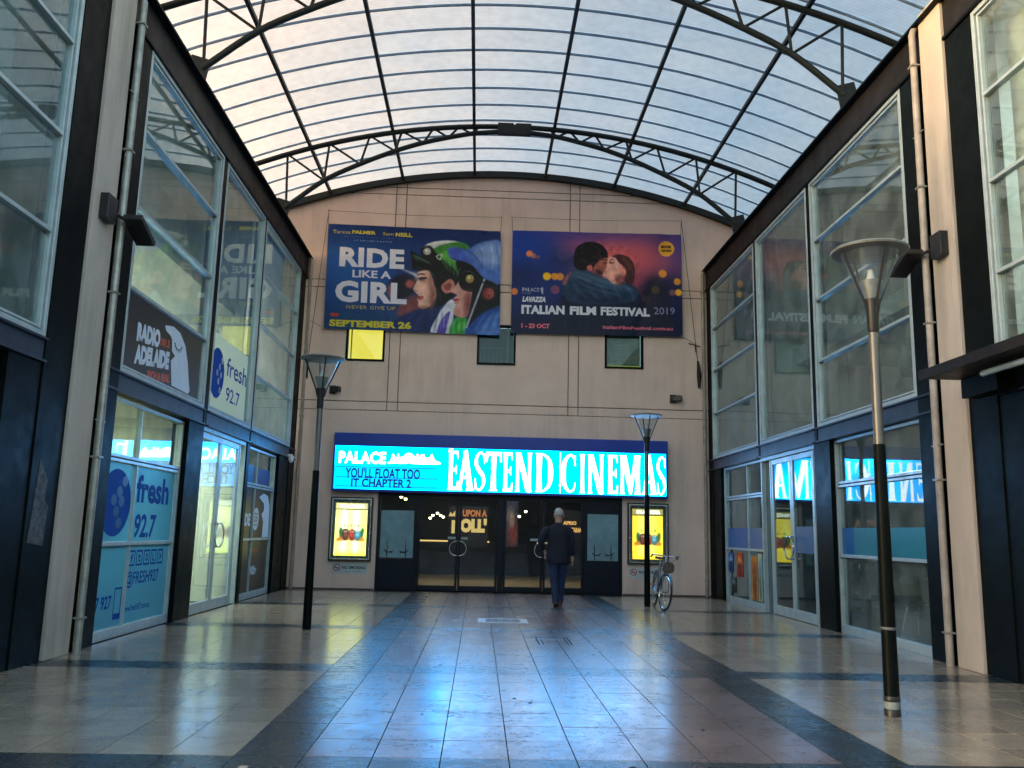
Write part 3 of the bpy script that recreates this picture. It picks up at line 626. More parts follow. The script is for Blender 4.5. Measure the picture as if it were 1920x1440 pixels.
# ------------------------------------------------------------------ glazed buildings on both sides
def facade(side, P):
    X0 = XL if side < 0 else XR; s = side
    def bx(mb, y0, y1, z0, z1, d0, d1): mb.box(X0+s*d0, y0, z0, X0+s*d1, y1, z1); return mb       # d > 0 goes into the building
    B = thing(P['name'], P['label'], 'building', (X0, 12.0, 0))
    def part(name, m, y0, y1, z0, z1, d0, d1, bevel=0.004, parent=None, label=None):
        o = bx(MB(), y0, y1, z0, z1, d0, d1).build(name, m, parent or B, bevel=bevel)
        if label: o['label'] = label
        return o
    Z = [3.16, 4.17, 5.18, 6.18, 7.20]
    YN, YE = 4.4, D-0.02
    # steel
    part('eave_beam', M['brown_steel'], YN, YE, 7.27, 7.72, -0.03, 0.22)
    part('eave_flange', M['steel'], YN, YE, 7.722, 7.76, -0.13, 0.26)
    part('eave_flange', M['steel'], YN, YE, 7.225, 7.268, -0.06, 0.2)
    for y0, y1 in P['beam']:
        part('spandrel_beam', M['beam'], y0, y1, 2.895, 3.085, -0.025, 0.2)
        b = MB(); bx(b, y0, y1, 3.086, 3.11, -0.07, 0.2); bx(b, y0, y1, 2.868, 2.893, -0.07, 0.2); b.build('beam_flange', M['beam'], B, bevel=0.003)
    for c in P['cols']:
        y0, y1, z0, z1 = c[:4]
        b = MB(); bx(b, y0, y1, z0, z1, -0.035, 0.16); o = b.build('steel_column', M['steel'], B, bevel=0.006)
    for y0, y1, z0, z1 in P['lowcols']: part('lower_column', M['steel'], y0, y1, z0, z1, -0.02, 0.22)
    y0, y1 = P['pil']; part('pilaster', M['pilaster'], y0, y1, 0, 7.86, -0.07, 0.25, bevel=0.01)
    # rainwater pipe on the pilaster
    for py, zt, m_ in P['pipes']:
        b = MB(); r = 0.042; x = X0 - s*0.115; b.tube([(x,py,0.0),(x,py,zt-.25),(x,py,zt-.1),(x+s*.03,py,zt-.02),(x+s*.12,py,zt+.02),(x+s*.22,py,zt-.03)], r, 12); o = b.build('rainwater_pipe', m_, B, smooth=True)
        c = MB()
        for z in (0.35, 2.05, 3.9, 5.6, 7.2):
            if z < zt: c.box(x-.05, py-.055, z, x+.05, py+.055, z+.02)
        for z in (2.45, 6.3): c.box(x-.006, py-.006-.12, z, x+.006, py+.12, z+.012)
        c.build('pipe_clip', M['pipe_s'], o)
    # upper glazing
    for (y0, y1, barred, gm) in P['upper']:
        w = MB(); t = 0.055
        bx(w,y0,y1,Z[0]-.045,Z[0]+.012,-.035,.06); bx(w,y0,y1,Z[4]-.03,Z[4]+.022,-.035,.06); bx(w,y0,y0+t,Z[0]+.012,Z[4]-.03,-.035,.06); bx(w,y1-t,y1,Z[0]+.012,Z[4]-.03,-.035,.06)
        wo = w.build('upper_window', M['alu'], B, bevel=0.004)
        q = MB(); e = t+.018; tt = .03                                    # inner sash line
        bx(q,y0+e,y1-e,Z[0]+.03,Z[0]+.055,-.015,.05); bx(q,y0+e,y0+e+tt,Z[0]+.055,Z[4]-.07,-.015,.05); bx(q,y1-e-tt,y1-e,Z[0]+.055,Z[4]-.07,-.015,.05); bx(q,y0+e,y1-e,Z[4]-.07,Z[4]-.045,-.015,.05)
        q.build('sash', M['alu'], wo, bevel=0.003)
        g_ = MB(); bx(g_,y0+t,y0+t+.018,Z[0]+.012,Z[4]-.03,.02,.07); bx(g_,y1-t-.018,y1-t,Z[0]+.012,Z[4]-.03,.02,.07); bx(g_,y1-e-tt-.09,y1-e-tt-.001,Z[0]+.055,Z[4]-.07,.055,.10); g_.build('gasket', M['alu_dk'], wo)
        zs = Z if barred else [Z[0], Z[4]]
        for z in zs[1:-1]:
            b = MB(); bx(b,y0+e+tt+.001,y1-e-tt-.001,z-.02,z+.02,-.028,.05); b.build('glazing_bar', M['alu'], wo, bevel=0.003)
        for k in range(len(zs)-1):
            za, zb = zs[k] + (.056 if k == 0 else .021), zs[k+1] - (.071 if k == len(zs)-2 else .021)
            b = MB(); bx(b, y0+e+tt+.001, y1-e-tt-.001, za, zb, .026, .034); b.build('pane', gm, wo)
    # lower shop windows: (y0, y1, ztop, transom z, bar z, mullion ys, material of panes per field)
    for wdef in P['lower']:
        y0, y1, zt, ztr, zb, mys, gms = wdef
        w = MB(); t = .05
        bx(w,y0,y1,0.0,.115,.045,.14); bx(w,y0,y1,zt-.045,zt,.045,.14); bx(w,y0,y0+t,.115,zt-.045,.045,.14); bx(w,y1-t,y1,.115,zt-.045,.045,.14)
        wo = w.build('shop_window', M['alu'], B, bevel=0.004)
        b = MB(); bx(b,y0+t,y1-t,ztr-.045,ztr-.008,.05,.13); bx(b,y0+t,y1-t,ztr+.008,ztr+.045,.05,.13); b.build('transom', M['alu'], wo, bevel=0.003)
        b = MB(); bx(b,y0+t,y1-t,ztr-.008,ztr+.008,.07,.13); b.build('transom_groove', M['alu_dk'], wo)
        b = MB(); bx(b,y0+t,y1-t,zb-.022,zb+.022,.052,.13); b.build('glazing_bar', M['alu'], wo, bevel=0.003)
        ys = [y0+t] + mys + [y1-t]
        for my in mys:
            for za, zb2 in ((.115,zb-.022),(zb+.022,ztr-.045),(ztr+.045,zt-.045)):
                b = MB(); bx(b,my-.014,my+.014,za,zb2,.056,.13); b.build('mullion', M['alu'], wo, bevel=0.002)
        for k in range(len(ys)-1):
            ya = ys[k] + (.014 if k else 0); yb = ys[k+1] - (.014 if k < len(ys)-2 else 0)
            for za, zb2, row in ((.115,zb-.022,0),(zb+.022,ztr-.045,1),(ztr+.045,zt-.045,2)):
                b = MB(); bx(b, ya, yb, za, zb2, .096, .103); b.build('pane', gms[row], wo)
    # doors
    y0, y1, l0, l1, l2 = P['door']
    w = MB(); bx(w,y0,y1,2.80,2.868,.0,.14); bx(w,y0,y0+.045,0,2.80,.0,.14); bx(w,y1-.045,y1,0,2.80,.0,.14)
    if l0-y0 > .1: bx(w,l0-.04,l0,0,2.80,.02,.14)
    if y1-l2 > .1: bx(w,l2,l2+.04,0,2.80,.02,.14)
    fo = w.build('door_frame', M['alu'], B, bevel=0.004)
    for a_, b_ in ((y0+.045,l0-.04),(l2+.04,y1-.045)):
        if b_-a_ > .05: b = MB(); bx(b,a_,b_,0.0,2.80,.08,.09); b.build('side_light', M['glass_dk'], fo)
    for ya, yb, hs in ((l0, l1, 1), (l1, l2, -1)):
        g_ = .004; w = MB(); st = .075
        bx(w,ya+g_,yb-g_,.01,.17,.03,.08); bx(w,ya+g_,yb-g_,2.70,2.79,.03,.08); bx(w,ya+g_,ya+g_+st,.17,2.70,.03,.08); bx(w,yb-g_-st,yb-g_,.17,2.70,.03,.08)
        do = w.build('door', M['alu'], B, bevel=0.004)
        b = MB(); bx(b,ya+g_+st,yb-g_-st,.17,2.70,.05,.058); b.build('pane', P['doorglass'], do)
        ye = (yb-.03) if hs > 0 else (ya+.03); rr = .19
        pts = [(X0-s*.045, ye - hs*(rr*math.sin(a)*1.05), 1.20 + rr*math.cos(a)) for a in np.linspace(0.12, math.pi-0.12, 16)]
        pts = [(X0+s*.03, pts[0][1], pts[0][2])] + pts + [(X0+s*.03, pts[-1][1], pts[-1][2])]
        b = MB(); b.tube(pts, .014, 8); b.build('handle', M['chrome'], do, smooth=True)
    # rooms behind the glass
    R = P['rooms']; dd = 4.2
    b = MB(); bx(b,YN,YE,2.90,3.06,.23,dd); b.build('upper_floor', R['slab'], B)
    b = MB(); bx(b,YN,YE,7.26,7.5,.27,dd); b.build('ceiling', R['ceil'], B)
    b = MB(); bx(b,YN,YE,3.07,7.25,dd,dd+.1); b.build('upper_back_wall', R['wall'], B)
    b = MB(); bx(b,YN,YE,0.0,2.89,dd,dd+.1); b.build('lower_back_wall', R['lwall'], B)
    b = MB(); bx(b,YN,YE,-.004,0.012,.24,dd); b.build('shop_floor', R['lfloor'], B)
    for y in R['cross']:
        b = MB(); bx(b,y,y+.1,3.07,7.25,.25,dd-.01); b.build('partition', R['wall'], B)
    for y, m_ in R['lcross']:
        b = MB(); bx(b,y,y+.1,.013,2.89,.25,dd-.01); b.build('partition', m_, B)
    b = MB(); bx(b,YE,YE+.12,0,7.7,.24,dd); b.build('end_wall', R['wall'], B)
    b = MB(); bx(b,YN-.12,YN,0,7.7,.0,dd); b.build('near_end_wall', R['wall'], B)
    b = MB(); bx(b,YN,YE+.12,7.77,7.85,.3,dd+.3); b.build('flat_roof', M['asphalt'], B)
    return B, bx

M['room_l'] = mat('pale_green_room_wall', (0.73,0.75,0.73), 0.8, var=0.04)
M['room_lc'] = mat('pale_room_ceiling', (0.68,0.70,0.60), 0.85, var=0.04)
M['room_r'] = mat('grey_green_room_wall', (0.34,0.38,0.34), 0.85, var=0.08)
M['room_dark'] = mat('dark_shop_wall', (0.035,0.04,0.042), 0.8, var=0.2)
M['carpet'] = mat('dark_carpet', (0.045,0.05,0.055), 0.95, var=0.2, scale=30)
M['lshop'] = mat('pale_shop_wall', (0.62,0.66,0.50), 0.75, var=0.05)
def filmmat(name, tc_, dc_, k=.5, rough=.3):
    m_ = bpy.data.materials.new(name); m_.use_nodes = True; N = m_.node_tree.nodes; L = m_.node_tree.links; N.remove(N['Principled BSDF'])
    a_ = N.new('ShaderNodeBsdfTranslucent'); a_.inputs[0].default_value = (*tc_,1); d_ = N.new('ShaderNodeBsdfPrincipled'); d_.inputs['Base Color'].default_value = (*dc_,1); d_.inputs['Roughness'].default_value = rough; d_.inputs['Specular IOR Level'].default_value = 0.25
    x_ = N.new('ShaderNodeMixShader'); x_.inputs[0].default_value = k; L.new(a_.outputs[0], x_.inputs[1]); L.new(d_.outputs[0], x_.inputs[2]); L.new(x_.outputs[0], N['Material Output'].inputs[0]); return m_
M['film_frost'] = filmmat('frosted_blue_film', (.24,.58,.84), (.14,.34,.52), .42)
M['film_dark'] = mat('dark_brown_film', (0.030,0.026,0.022), 0.30, var=0.1)

left, lbx = facade(-1, dict(name='glazed_building', label='left glazed building with black steel columns, shopfront and lit rooms behind',
    beam=[(9.60,13.24),(13.42,15.97),(16.06,19.84),(4.4,8.34)],
    cols=[(9.60,10.09,0,7.22),(13.25,13.41,2.87,7.22),(15.98,16.05,2.87,7.22),(19.33,19.86,0,7.22),(8.35,8.915,0,7.22),(4.6,5.0,0,7.22)],
    lowcols=[(12.67,13.36,0,2.866),(18.47,19.32,0,2.866),(15.90,16.08,0,2.866),(7.75,8.345,0,2.866)],
    pil=(8.92,9.46), pipes=[(9.53,7.60,M['pipe_s']),(19.96,7.75,M['pipe'])],
    upper=[(10.10,13.23,True,M['glass']),(13.43,15.96,False,M['glass']),(16.07,19.31,True,M['glass']),(5.02,8.33,True,M['glass'])],
    lower=[(10.09,12.66,2.84,2.13,1.11,[11.13],[M['glass'],M['glass'],M['glass']]),(16.09,18.46,2.84,2.13,1.11,[17.0],[M['glass'],M['glass'],M['glass']]),(5.1,7.74,2.6,1.95,0.9,[6.6],[M['glass_dk']]*3)],
    door=(13.38,15.88,13.43,14.50,15.57), doorglass=M['glass_door'],
    rooms=dict(slab=M['room_lc'],ceil=M['room_lc'],wall=M['room_l'],lwall=M['lshop'],lfloor=M['carpet'],cross=[9.5,16.0],lcross=[(9.4,M['lshop']),(12.9,M['lshop']),(16.0,M['lshop'])])))
right, rbx = facade(1, dict(name='glazed_building', label='right glazed building with dim rooms, blue film stripe and black columns',
    beam=[(9.80,13.45),(13.58,16.29),(16.40,19.98),(4.4,8.62)],
    cols=[(9.80,10.27,0,7.22),(13.46,13.57,2.87,7.22),(16.30,16.39,2.87,7.22),(19.66,19.99,0,7.22),(8.64,9.165,0,7.22),(4.6,5.0,0,7.22)],
    lowcols=[(13.03,13.66,0,2.866),(19.06,19.655,0,2.866),(7.9,8.635,0,2.866)],
    pil=(9.17,9.66), pipes=[(9.73,7.74,M['pipe']),(20.02,7.75,M['pipe'])],
    upper=[(10.28,13.44,True,M['glass']),(13.59,16.28,False,M['glass']),(16.41,19.64,True,M['glass']),(5.02,8.62,True,M['glass'])],
    lower=[(10.28,13.02,2.86,2.18,1.12,[11.66],[M['glass']]*3),(16.40,19.05,2.86,2.19,1.12,[17.44],[M['glass']]*3),(5.1,7.89,2.6,1.95,0.9,[6.6],[M['glass_dk']]*3)],
    door=(13.67,16.38,13.85,14.87,15.89), doorglass=M['glass_dk'],
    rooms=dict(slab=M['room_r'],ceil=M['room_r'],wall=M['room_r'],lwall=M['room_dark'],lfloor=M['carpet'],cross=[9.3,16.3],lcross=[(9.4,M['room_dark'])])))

# lit fittings in the rooms (real lamps behind the glass)
def ceiling_light(x, y, z, w, l, label, m):
    t = thing('ceiling_light', label, 'ceiling light', (x, y, z), local=True)
    b = MB(); b.box(-w/2-.03,-l/2-.03,.0,w/2+.03,l/2+.03,.06); b.build('housing', M['white'], t)
    b = MB(); b.box(-w/2,-l/2,-.012,w/2,l/2,-.001); b.build('diffuser', m, t)
    return t
LW = emit('tube_light', (1.0,0.97,0.66), 8.0)
LW2 = emit('upper_tube_light', (1.0,1.0,0.97), 8.0)
ceiling_light(XL-2.8, 11.6, 7.19, .6, 1.2, 'ceiling light in the left upper room behind the radio sign', LW2)
ceiling_light(XL-2.8, 14.8, 7.19, .6, 1.2, 'ceiling light in the left upper room above the door', LW2)
ceiling_light(XL-2.8, 18.0, 7.19, .6, 1.2, 'ceiling light in the left upper room nearest the cinema wall', LW2)
ceiling_light(XL-1.6, 14.5, 2.82, .9, 1.6, 'bright ceiling light inside the left shop behind its double doors', LW)
ceiling_light(XL-1.6, 11.2, 2.82, .6, 1.2, 'ceiling light in the shop behind the frosted blue windows', LW)
ceiling_light(XL-1.6, 17.4, 2.82, .3, .8, 'ceiling light in the shop behind the brown window film', LW)
LR = emit('dim_tube_light', (0.80,0.95,0.62), .5)
ceiling_light(XR+1.0, 11.0, 3.95, .4, .9, 'hanging lit panel in the right upper room behind the lamp post', LR)
ceiling_light(XR+1.8, 7.3, 7.17, .8, 1.8, 'ceiling light in the near right upper room', LW2)
b = MB(); lbx(b, 10.2, 19.2, 5.35, 7.24, 1.5, 1.62); o = b.build('bulkhead', M['room_l'], left)
b = MB(); lbx(b, 9.7, 15.9, 5.25, 5.34, 0.4, 1.62); o = b.build('soffit', M['room_lc'], left)
b = MB(); rbx(b, 10.4, 16.2, 4.7, 5.0, .7, 3.9); o = b.build('bulkhead', M['room_r'], right)
b = MB(); rbx(b, 5.2, 8.6, 3.2, 7.1, .35, .37); o = b.build('roller_blind', mat('cream_roller_blind',(0.52,0.50,0.40),0.8,var=0.05), right)
b = MB(); lbx(b, 5.2, 8.2, 3.2, 7.1, .55, .57); o = b.build('roller_blind', mat('grey_roller_blind',(0.16,0.20,0.19),0.8,var=0.1), left)
# slatted air grille on the left soffit
b = MB()
for k in range(9): lbx(b, 11.2, 12.9, 5.33, 5.345, .55+k*.06, .58+k*.06)
b.build('air_grille', mat('grille_slat',(0.45,0.47,0.40),0.6), left)
# furniture inside the right shop
def chair(x, y, rz, label):
    t = thing('cafe_chair', label, 'chair', (x, y, 0.012), rz, group='chairs inside the right shop', local=True)
    b = MB(); b.prism(smooth([(-.2,-.2),(.2,-.2),(.22,.0),(.2,.2),(-.2,.2),(-.22,0)],3), lambda u,v,d:(u,v,.45+d), 0, .03); b.build('seat', M['black'], t)
    b = MB(); b.prism(smooth([(-.19,.50),(.19,.50),(.21,.70),(.17,.86),(-.17,.86),(-.21,.70)],3), lambda u,v,d:(u,.21+d+(v-.5)*.12,v), 0, .025); b.build('backrest', M['black'], t)
    for i in (-1,1):
        for j in (-1,1):
            b = MB(); b.tube([(i*.16,j*.16,.45),(i*.23,j*.24,0)], .011, 6); b.build('leg', M['white'], t)
    return t
chair(XR+1.0, 11.2, 0.5, 'dark cafe chair with pale legs nearest the lower right window')
chair(XR+0.9, 12.2, 2.2, 'dark cafe chair turned towards the pillar inside the right shop')
t = thing('cafe_table', 'small round table beside the chairs inside the right shop', 'table', (XR+1.4, 11.7, 0.012), local=True)
b = MB(); b.lathe([(0,.72),(.34,.72),(.35,.735),(.34,.75),(0,.75)], 24); b.build('tabletop', M['white'], t, smooth=True)
b = MB(); b.lathe([(.03,.02),(.03,.72)], 10); b.lathe([(.22,0),(.22,.02),(.03,.04)], 20); b.build('pedestal', M['chrome'], t, smooth=True)

# ------------------------------------------------------------------ window film and lettering
lw = leftw(-0.093)   # on the glass face of the lower windows (recessed)
lu = leftw(-0.020)
BLUE = mat('blue_vinyl', (0.006,0.060,0.36), 0.6, var=0.03, spec=0.08)
WHITEV = mat('white_vinyl', (0.62,0.70,0.80), 0.45, var=0.03)
ORANGE = mat('orange_vinyl', (0.62,0.10,0.03), 0.45, var=0.03)
GREYV = mat('dull_blue_vinyl', (0.03,0.10,0.24), 0.45)
def dots(mb, cy, cz, ry, rz, fn, d):
    for a, c in ((.55,.62),(.25,.28),(-.08,.02),(.42,.0),(.12,-.32),(.35,-.66)):
        poly_into(mb, ellipse(cy+a*ry, cz+c*rz, ry*.19, rz*.17, 16), fn, d)
# lower left: frosted film with the station's name
t = thing('window_sign', 'frosted blue window film with large disc, fresh 92.7 and social media icons', 'window sign', (XL, 11.3, 1.1))
b = MB()
for ya, yb in ((10.145,11.112),(11.148,12.605)):
    for za, zb in ((.12,1.085),(1.135,2.08)): lbx(b, ya, yb, za, zb, .0945, .0955)
b.build('film', M['film_frost'], t)
b = MB(); poly_into(b, ellipse(10.64,1.60,.45,.405,40), lw, .002); b.build('disc', BLUE, t)
b = MB(); dots(b, 10.62, 1.62, .44, .40, lw, .004); b.build('dots', M['film_frost'], t)
b = MB(); text_into(b,'fresh',(11.24,1.62,12.40,1.98),lw,.002,off=.035); b.build('lettering', BLUE, t)
b = MB(); text_into(b,'92.7',(11.28,1.17,12.02,1.48),lw,.002,off=.03,shear=.1); b.build('lettering', BLUE, t)
b = MB(); text_into(b,'@FRESH927',(11.18,.55,12.28,.76),lw,.002,off=.02); b.build('lettering', BLUE, t)
b = MB(); text_into(b,'www.fresh927.com.au',(11.18,.26,12.05,.34),lw,.002,off=.02); b.build('lettering', BLUE, t)
b = MB(); text_into(b,'T',(10.11,.57,10.27,.76),lw,.002,off=.04); b.build('lettering', BLUE, t); b = MB(); text_into(b,'927 927',(10.16,.34,10.80,.50),lw,.002,off=.03); b.build('lettering', BLUE, t); b = MB(); text_into(b,'area',(10.11,.19,10.30,.26),lw,.002,off=.03); b.build('lettering', BLUE, t)
b = MB(); frame_into(b,10.87,.20,11.09,.58,.022,lw,.002); poly_into(b, rect(10.87,.22,11.09,.27), lw, .003); b.build('phone_symbol', BLUE, t)
for k, ch in enumerate(['f','t','o','L','>']):
    b = MB(); y = 11.20+k*.245; frame_into(b, y, .82, y+.205, 1.02, .026, lw, .002)
    text_into(b, ch, (y+.065,.865,y+.145,.975), lw, .002, off=.03); b.build('icon', BLUE, t)
# light-blue graphic panels inside the transom of the far left window
t = thing('window_sign', 'dark window film with pale bird head and partly hidden words near the cinema', 'window sign', (XL, 17.3, 1.1))
b = MB()
for ya, yb in ((16.145,16.982),(17.018,18.405)):
    for za, zb in ((.12,1.085),(1.135,2.08)): lbx(b, ya, yb, za, zb, .0945, .0955)
b.build('film', M['film_dark'], t)
b = MB()
bird = [(17.44,1.93),(17.80,2.02),(18.15,1.98),(18.34,1.80),(18.38,1.2),(18.38,1.145),(17.86,1.145),(17.90,1.45),(17.72,1.60),(17.90,1.68),(17.86,1.82)]
poly_into(b, bird, lw, .002); b.build('bird_head', WHITEV, t)
b = MB(); poly_into(b, ellipse(17.30,1.50,.23,.22,24), lw, .0015); b.build('disc', WHITEV, t)
b = MB()
for k in range(4): text_into(b, ['this','is','our','sound'][k], (17.17,1.58-k*.07,17.43,1.63-k*.07), lw, .003, off=.02)
b.build('lettering', M['film_dark'], t)
b = MB(); text_into(b,'IO',(16.16,1.66,16.42,1.90),lw,.002,off=.06); b.build('lettering', WHITEV, t); b = MB(); text_into(b,'AIDE',(16.16,1.36,16.90,1.60),lw,.002,off=.06); b.build('lettering', WHITEV, t)
b = MB(); text_into(b,'f@y',(17.12,.42,17.62,.60),lw,.002,off=.03); b.build('lettering', WHITEV, t); b = MB(); text_into(b,'H',(16.2,.70,16.3,.82),lw,.002,off=.05); b.build('lettering', WHITEV, t)
b = MB(); text_into(b,'101.5',(17.14,.85,17.6,.93),lw,.002,off=.03); b.build('lettering', ORANGE, t); b = MB(); text_into(b,'REAL',(16.18,.42,16.5,.50),lw,.002,off=.03); b.build('lettering', ORANGE, t)
b = MB(); lbx(b,16.15,16.97,2.19,2.52,.0945,.0955); lbx(b,17.25,18.2,2.19,2.5,.0945,.0955); tag(b.build('window_film', mat('navy_film',(0.006,0.03,0.20),0.35)), 'two deep blue rectangles of film in the transom of the far left window', 'window film')
# upper left: radio sign
t = thing('radio_sign', 'dark radio sign panel with white and orange words and bird head, behind upper glass', 'sign', (XL, 11.7, 3.7))
b = MB(); lbx(b,10.22,13.02,3.225,4.145,.012,.022); b.build('panel', mat('brown_black_panel',(0.022,0.018,0.016),0.4,var=0.1), t)
lr = leftw(-0.010)
b = MB(); text_into(b,'RADIO',(10.575,3.585,11.34,3.83),lr,.001,off=.07,rise=.07); b.build('lettering', WHITEV, t); b = MB(); text_into(b,'ADELAIDE',(10.565,3.30,11.73,3.545),lr,.001,off=.07,rise=.14); b.build('lettering', WHITEV, t)
b = MB(); text_into(b,'101.5',(11.365,3.70,11.695,3.81),lr,.001,off=.05,rise=.03); b.build('lettering', ORANGE, t); b = MB(); text_into(b,'RICH & REAL',(11.02,3.185,11.80,3.30),lr,.001,off=.06,rise=.08); b.build('lettering', ORANGE, t)
bird = [(11.47,4.0),(11.78,4.06),(12.06,4.03),(12.30,3.90),(12.46,3.68),(12.56,3.45),(12.64,3.30),(12.59,3.24),(11.90,3.25),(11.84,3.42),(11.79,3.58),(11.93,3.67),(11.80,3.715),(11.765,3.87),(11.70,3.91),(11.52,3.94)]
b = MB(); poly_into(b, bird, lr, .001); b.build('bird_head', WHITEV, t)
b = MB()
for k in range(7):
    a = math.pi*(1.05+.9*k/6); a2 = math.pi*(1.05+.9*(k+1)/6)
    if k < 6: b.tube([lr(12.02+.14*math.cos(a),3.86+.08*math.sin(a),.003),lr(12.02+.14*math.cos(a2),3.86+.08*math.sin(a2),.003)], .006, 5)
    b.tube([lr(12.02+.14*math.cos(a),3.86+.08*math.sin(a),.003),lr(12.02+.17*math.cos(a),3.855+.115*math.sin(a),.003)], .004, 5)
b.build('closed_eye', M['black'], t)
# upper left: station sign over the doors
t = thing('window_sign', 'pale lit film over the left doors with blue dotted disc and fresh 92.7', 'window sign', (XL, 14.6, 3.8))
m_ = bpy.data.materials.new('pale_translucent_film'); m_.use_nodes = True; N = m_.node_tree.nodes; N.remove(N['Principled BSDF'])
a_ = N.new('ShaderNodeBsdfTranslucent'); a_.inputs[0].default_value = (0.92,0.95,0.88,1); d_ = N.new('ShaderNodeBsdfDiffuse'); d_.inputs[0].default_value = (0.70,0.76,0.72,1)
x_ = N.new('ShaderNodeMixShader'); x_.inputs[0].default_value = 0.45; m_.node_tree.links.new(a_.outputs[0], x_.inputs[1]); m_.node_tree.links.new(d_.outputs[0], x_.inputs[2]); m_.node_tree.links.new(x_.outputs[0], N['Material Output'].inputs[0])
M['film_pale'] = m_
b = MB(); lbx(b,13.54,15.66,3.22,4.42,.024,.025); b.build('film', m_, t)
b = MB(); poly_into(b, [q for q in ellipse(13.86,3.79,.38,.41,40) if q[0] > 13.54], lr, .0); b.build('disc', BLUE, t)
b = MB()
for y, z in ((14.09,4.03),(13.98,3.91),(13.87,3.80),(14.07,3.79),(13.96,3.67),(14.06,3.54)): poly_into(b, ellipse(y,z,.052,.058,14), lr, .002)
b.build('dots', m_, t)
b = MB(); text_into(b,'fresh',(14.36,3.84,15.60,4.16),lr,.0,off=.008); b.build('lettering', BLUE, t); b = MB(); text_into(b,'92.7',(14.42,3.42,15.24,3.66),lr,.0,off=.008); b.build('lettering', BLUE, t)
# blinds-like pale film in the rows next to it
b = MB(); lbx(b,16.2,19.15,3.24,4.14,.042,.043); tag(b.build('window_film', m_), 'pale lit film in the lowest panes of the upper left window nearest the cinema', 'window film')

# right: blue stripe on the shop windows and posters stuck inside
rw = rightw(-0.093)
SB1 = mat('mid_blue_film', (0.008,0.10,0.30), 0.3, var=0.05); SB2 = mat('teal_film', (0.012,0.17,0.24), 0.3, var=0.05)
t = thing('stripe_film', 'blue and teal film stripe across the big right shop window', 'window film', (XR, 11.6, 1.33))
b = MB(); rbx(b,12.55,12.965,1.143,1.53,.0945,.0955); b.build('blue_film', SB1, t)
b = MB(); rbx(b,10.335,11.643,1.143,1.53,.0945,.0955); rbx(b,11.677,12.549,1.143,1.53,.0945,.0955); b.build('teal_film', SB2, t)
t = thing('stripe_film', 'blue film stripe across the right shop window nearest the cinema', 'window film', (XR, 17.7, 1.33))
b = MB(); rbx(b,17.457,18.99,1.143,1.55,.0945,.0955); b.build('blue_film', SB1, t)
b = MB(); rbx(b,16.455,17.10,1.143,1.55,.0945,.0955); rbx(b,17.102,17.423,1.143,1.55,.0945,.0955); b.build('teal_film', SB1, t)
t = thing('stripe_film', 'blue film stripe across the right double doors', 'window film', (XR, 14.8, 1.33))
b = MB(); rbx(b,13.932,14.79,1.12,1.56,.046,.047); b.build('blue_film', SB1, t)
pcols = [((20,60,140),(180,200,220),'dark blue'),((190,40,30),(240,180,60),'red'),((30,50,60),(150,160,150),'dull grey'),((230,140,60),(120,50,30),'orange'),((190,205,160),(90,120,150),'pale'),((50,110,170),(220,170,60),'light blue')]
pm_ = paintmat('printed_poster', 0.4)
py = [(18.62,18.95,.62,1.03),(17.95,18.35,.55,1.04),(18.45,18.75,.20,.52),(16.98,17.36,.15,1.0),(16.72,16.94,.15,1.05),(16.48,16.69,.2,.98)]
for k, ((y0,y1,z0,z1),(c1,c2,cn)) in enumerate(zip(py, pcols)):
    C = Canvas(14, 30, 1.0); C.c[:] = c1; C.glow(.5,.35,.4,.25,c2,.9); C.poly([(.2,.5),(.8,.45),(.7,.95),(.3,.95)], tuple(v*.5 for v in c1), 1); C.noise(9,1)
    o = C.build('poster', pm_, (lambda u,v,d,y0=y0,y1=y1,z0=z0,z1=z1:(XR+.085-d, y1+(y0-y1)*u, z1+(z0-z1)*v)), None)
    tag(o, ['small dark blue poster','red poster with yellow middle','dull grey notice','orange and brown poster','tall narrow pale poster','light blue poster'][k] + ' in the lower right window near the cinema', 'poster')

# flood lights on the pilasters
def floodlight(x, y, z, s, label):
    t = thing('floodlight', label, 'floodlight', (x, y, z), group='floodlights', local=True)
    b = MB(); b.box(0, -.13, -.13, -s*.10, .10, .16); b.build('wall_box', M['black'], t, bevel=.008)
    b = MB(); b.tube([(-s*.08,.08,0),(-s*.14,.24,-.02)], .02, 8); b.build('arm', M['black'], t)
    b = MB(); b.obox((-s*.22,.44,-.07), (0,.93,-.36), (1,0,0), (0,.36,.93), .24, .11, .035); b.build('head', M['black'], t, bevel=.012)
    return t
floodlight(XL+.07, 9.18, 4.75, -1, 'black floodlight on the left cream pilaster beside the drainpipe')
floodlight(XR-.07, 9.42, 4.75, 1, 'black floodlight on the right cream pilaster beside the drainpipe')
def walllight(x, z, s, label):
    t = thing('wall_light', label, 'wall light', (x, D, z), group='small wall lights', local=True)
    b = MB(); b.box(-.07,-.05,-.10,.07,0,.10); b.build('base', M['black'], t, bevel=.006)
    b = MB(); b.obox((s*.09,-.12,.0), (.95,-.3,0), (.3,.95,0), (0,0,1), .11, .07, .065); b.build('head', M['black'], t, bevel=.012)
walllight(-3.52, 4.56, 1, 'small black wall light left of the sign, beside a lamp post')
walllight(4.53, 4.57, 1, 'small black wall light above the right end of the sign')
t = thing('security_camera', 'small pale dome camera on the left beam end near the cinema', 'camera', (XL+.1, 19.2, 2.85), local=True)
b = MB(); b.lathe([(.0,.06),(.06,.06),(.06,0),(.05,-.05),(.03,-.08),(0,-.09)], 16); b.build('dome', M['white'], t, smooth=True)
b = MB(); b.box(-.08,-.03,.06,.03,.03,.1); b.build('bracket', M['white'], t)
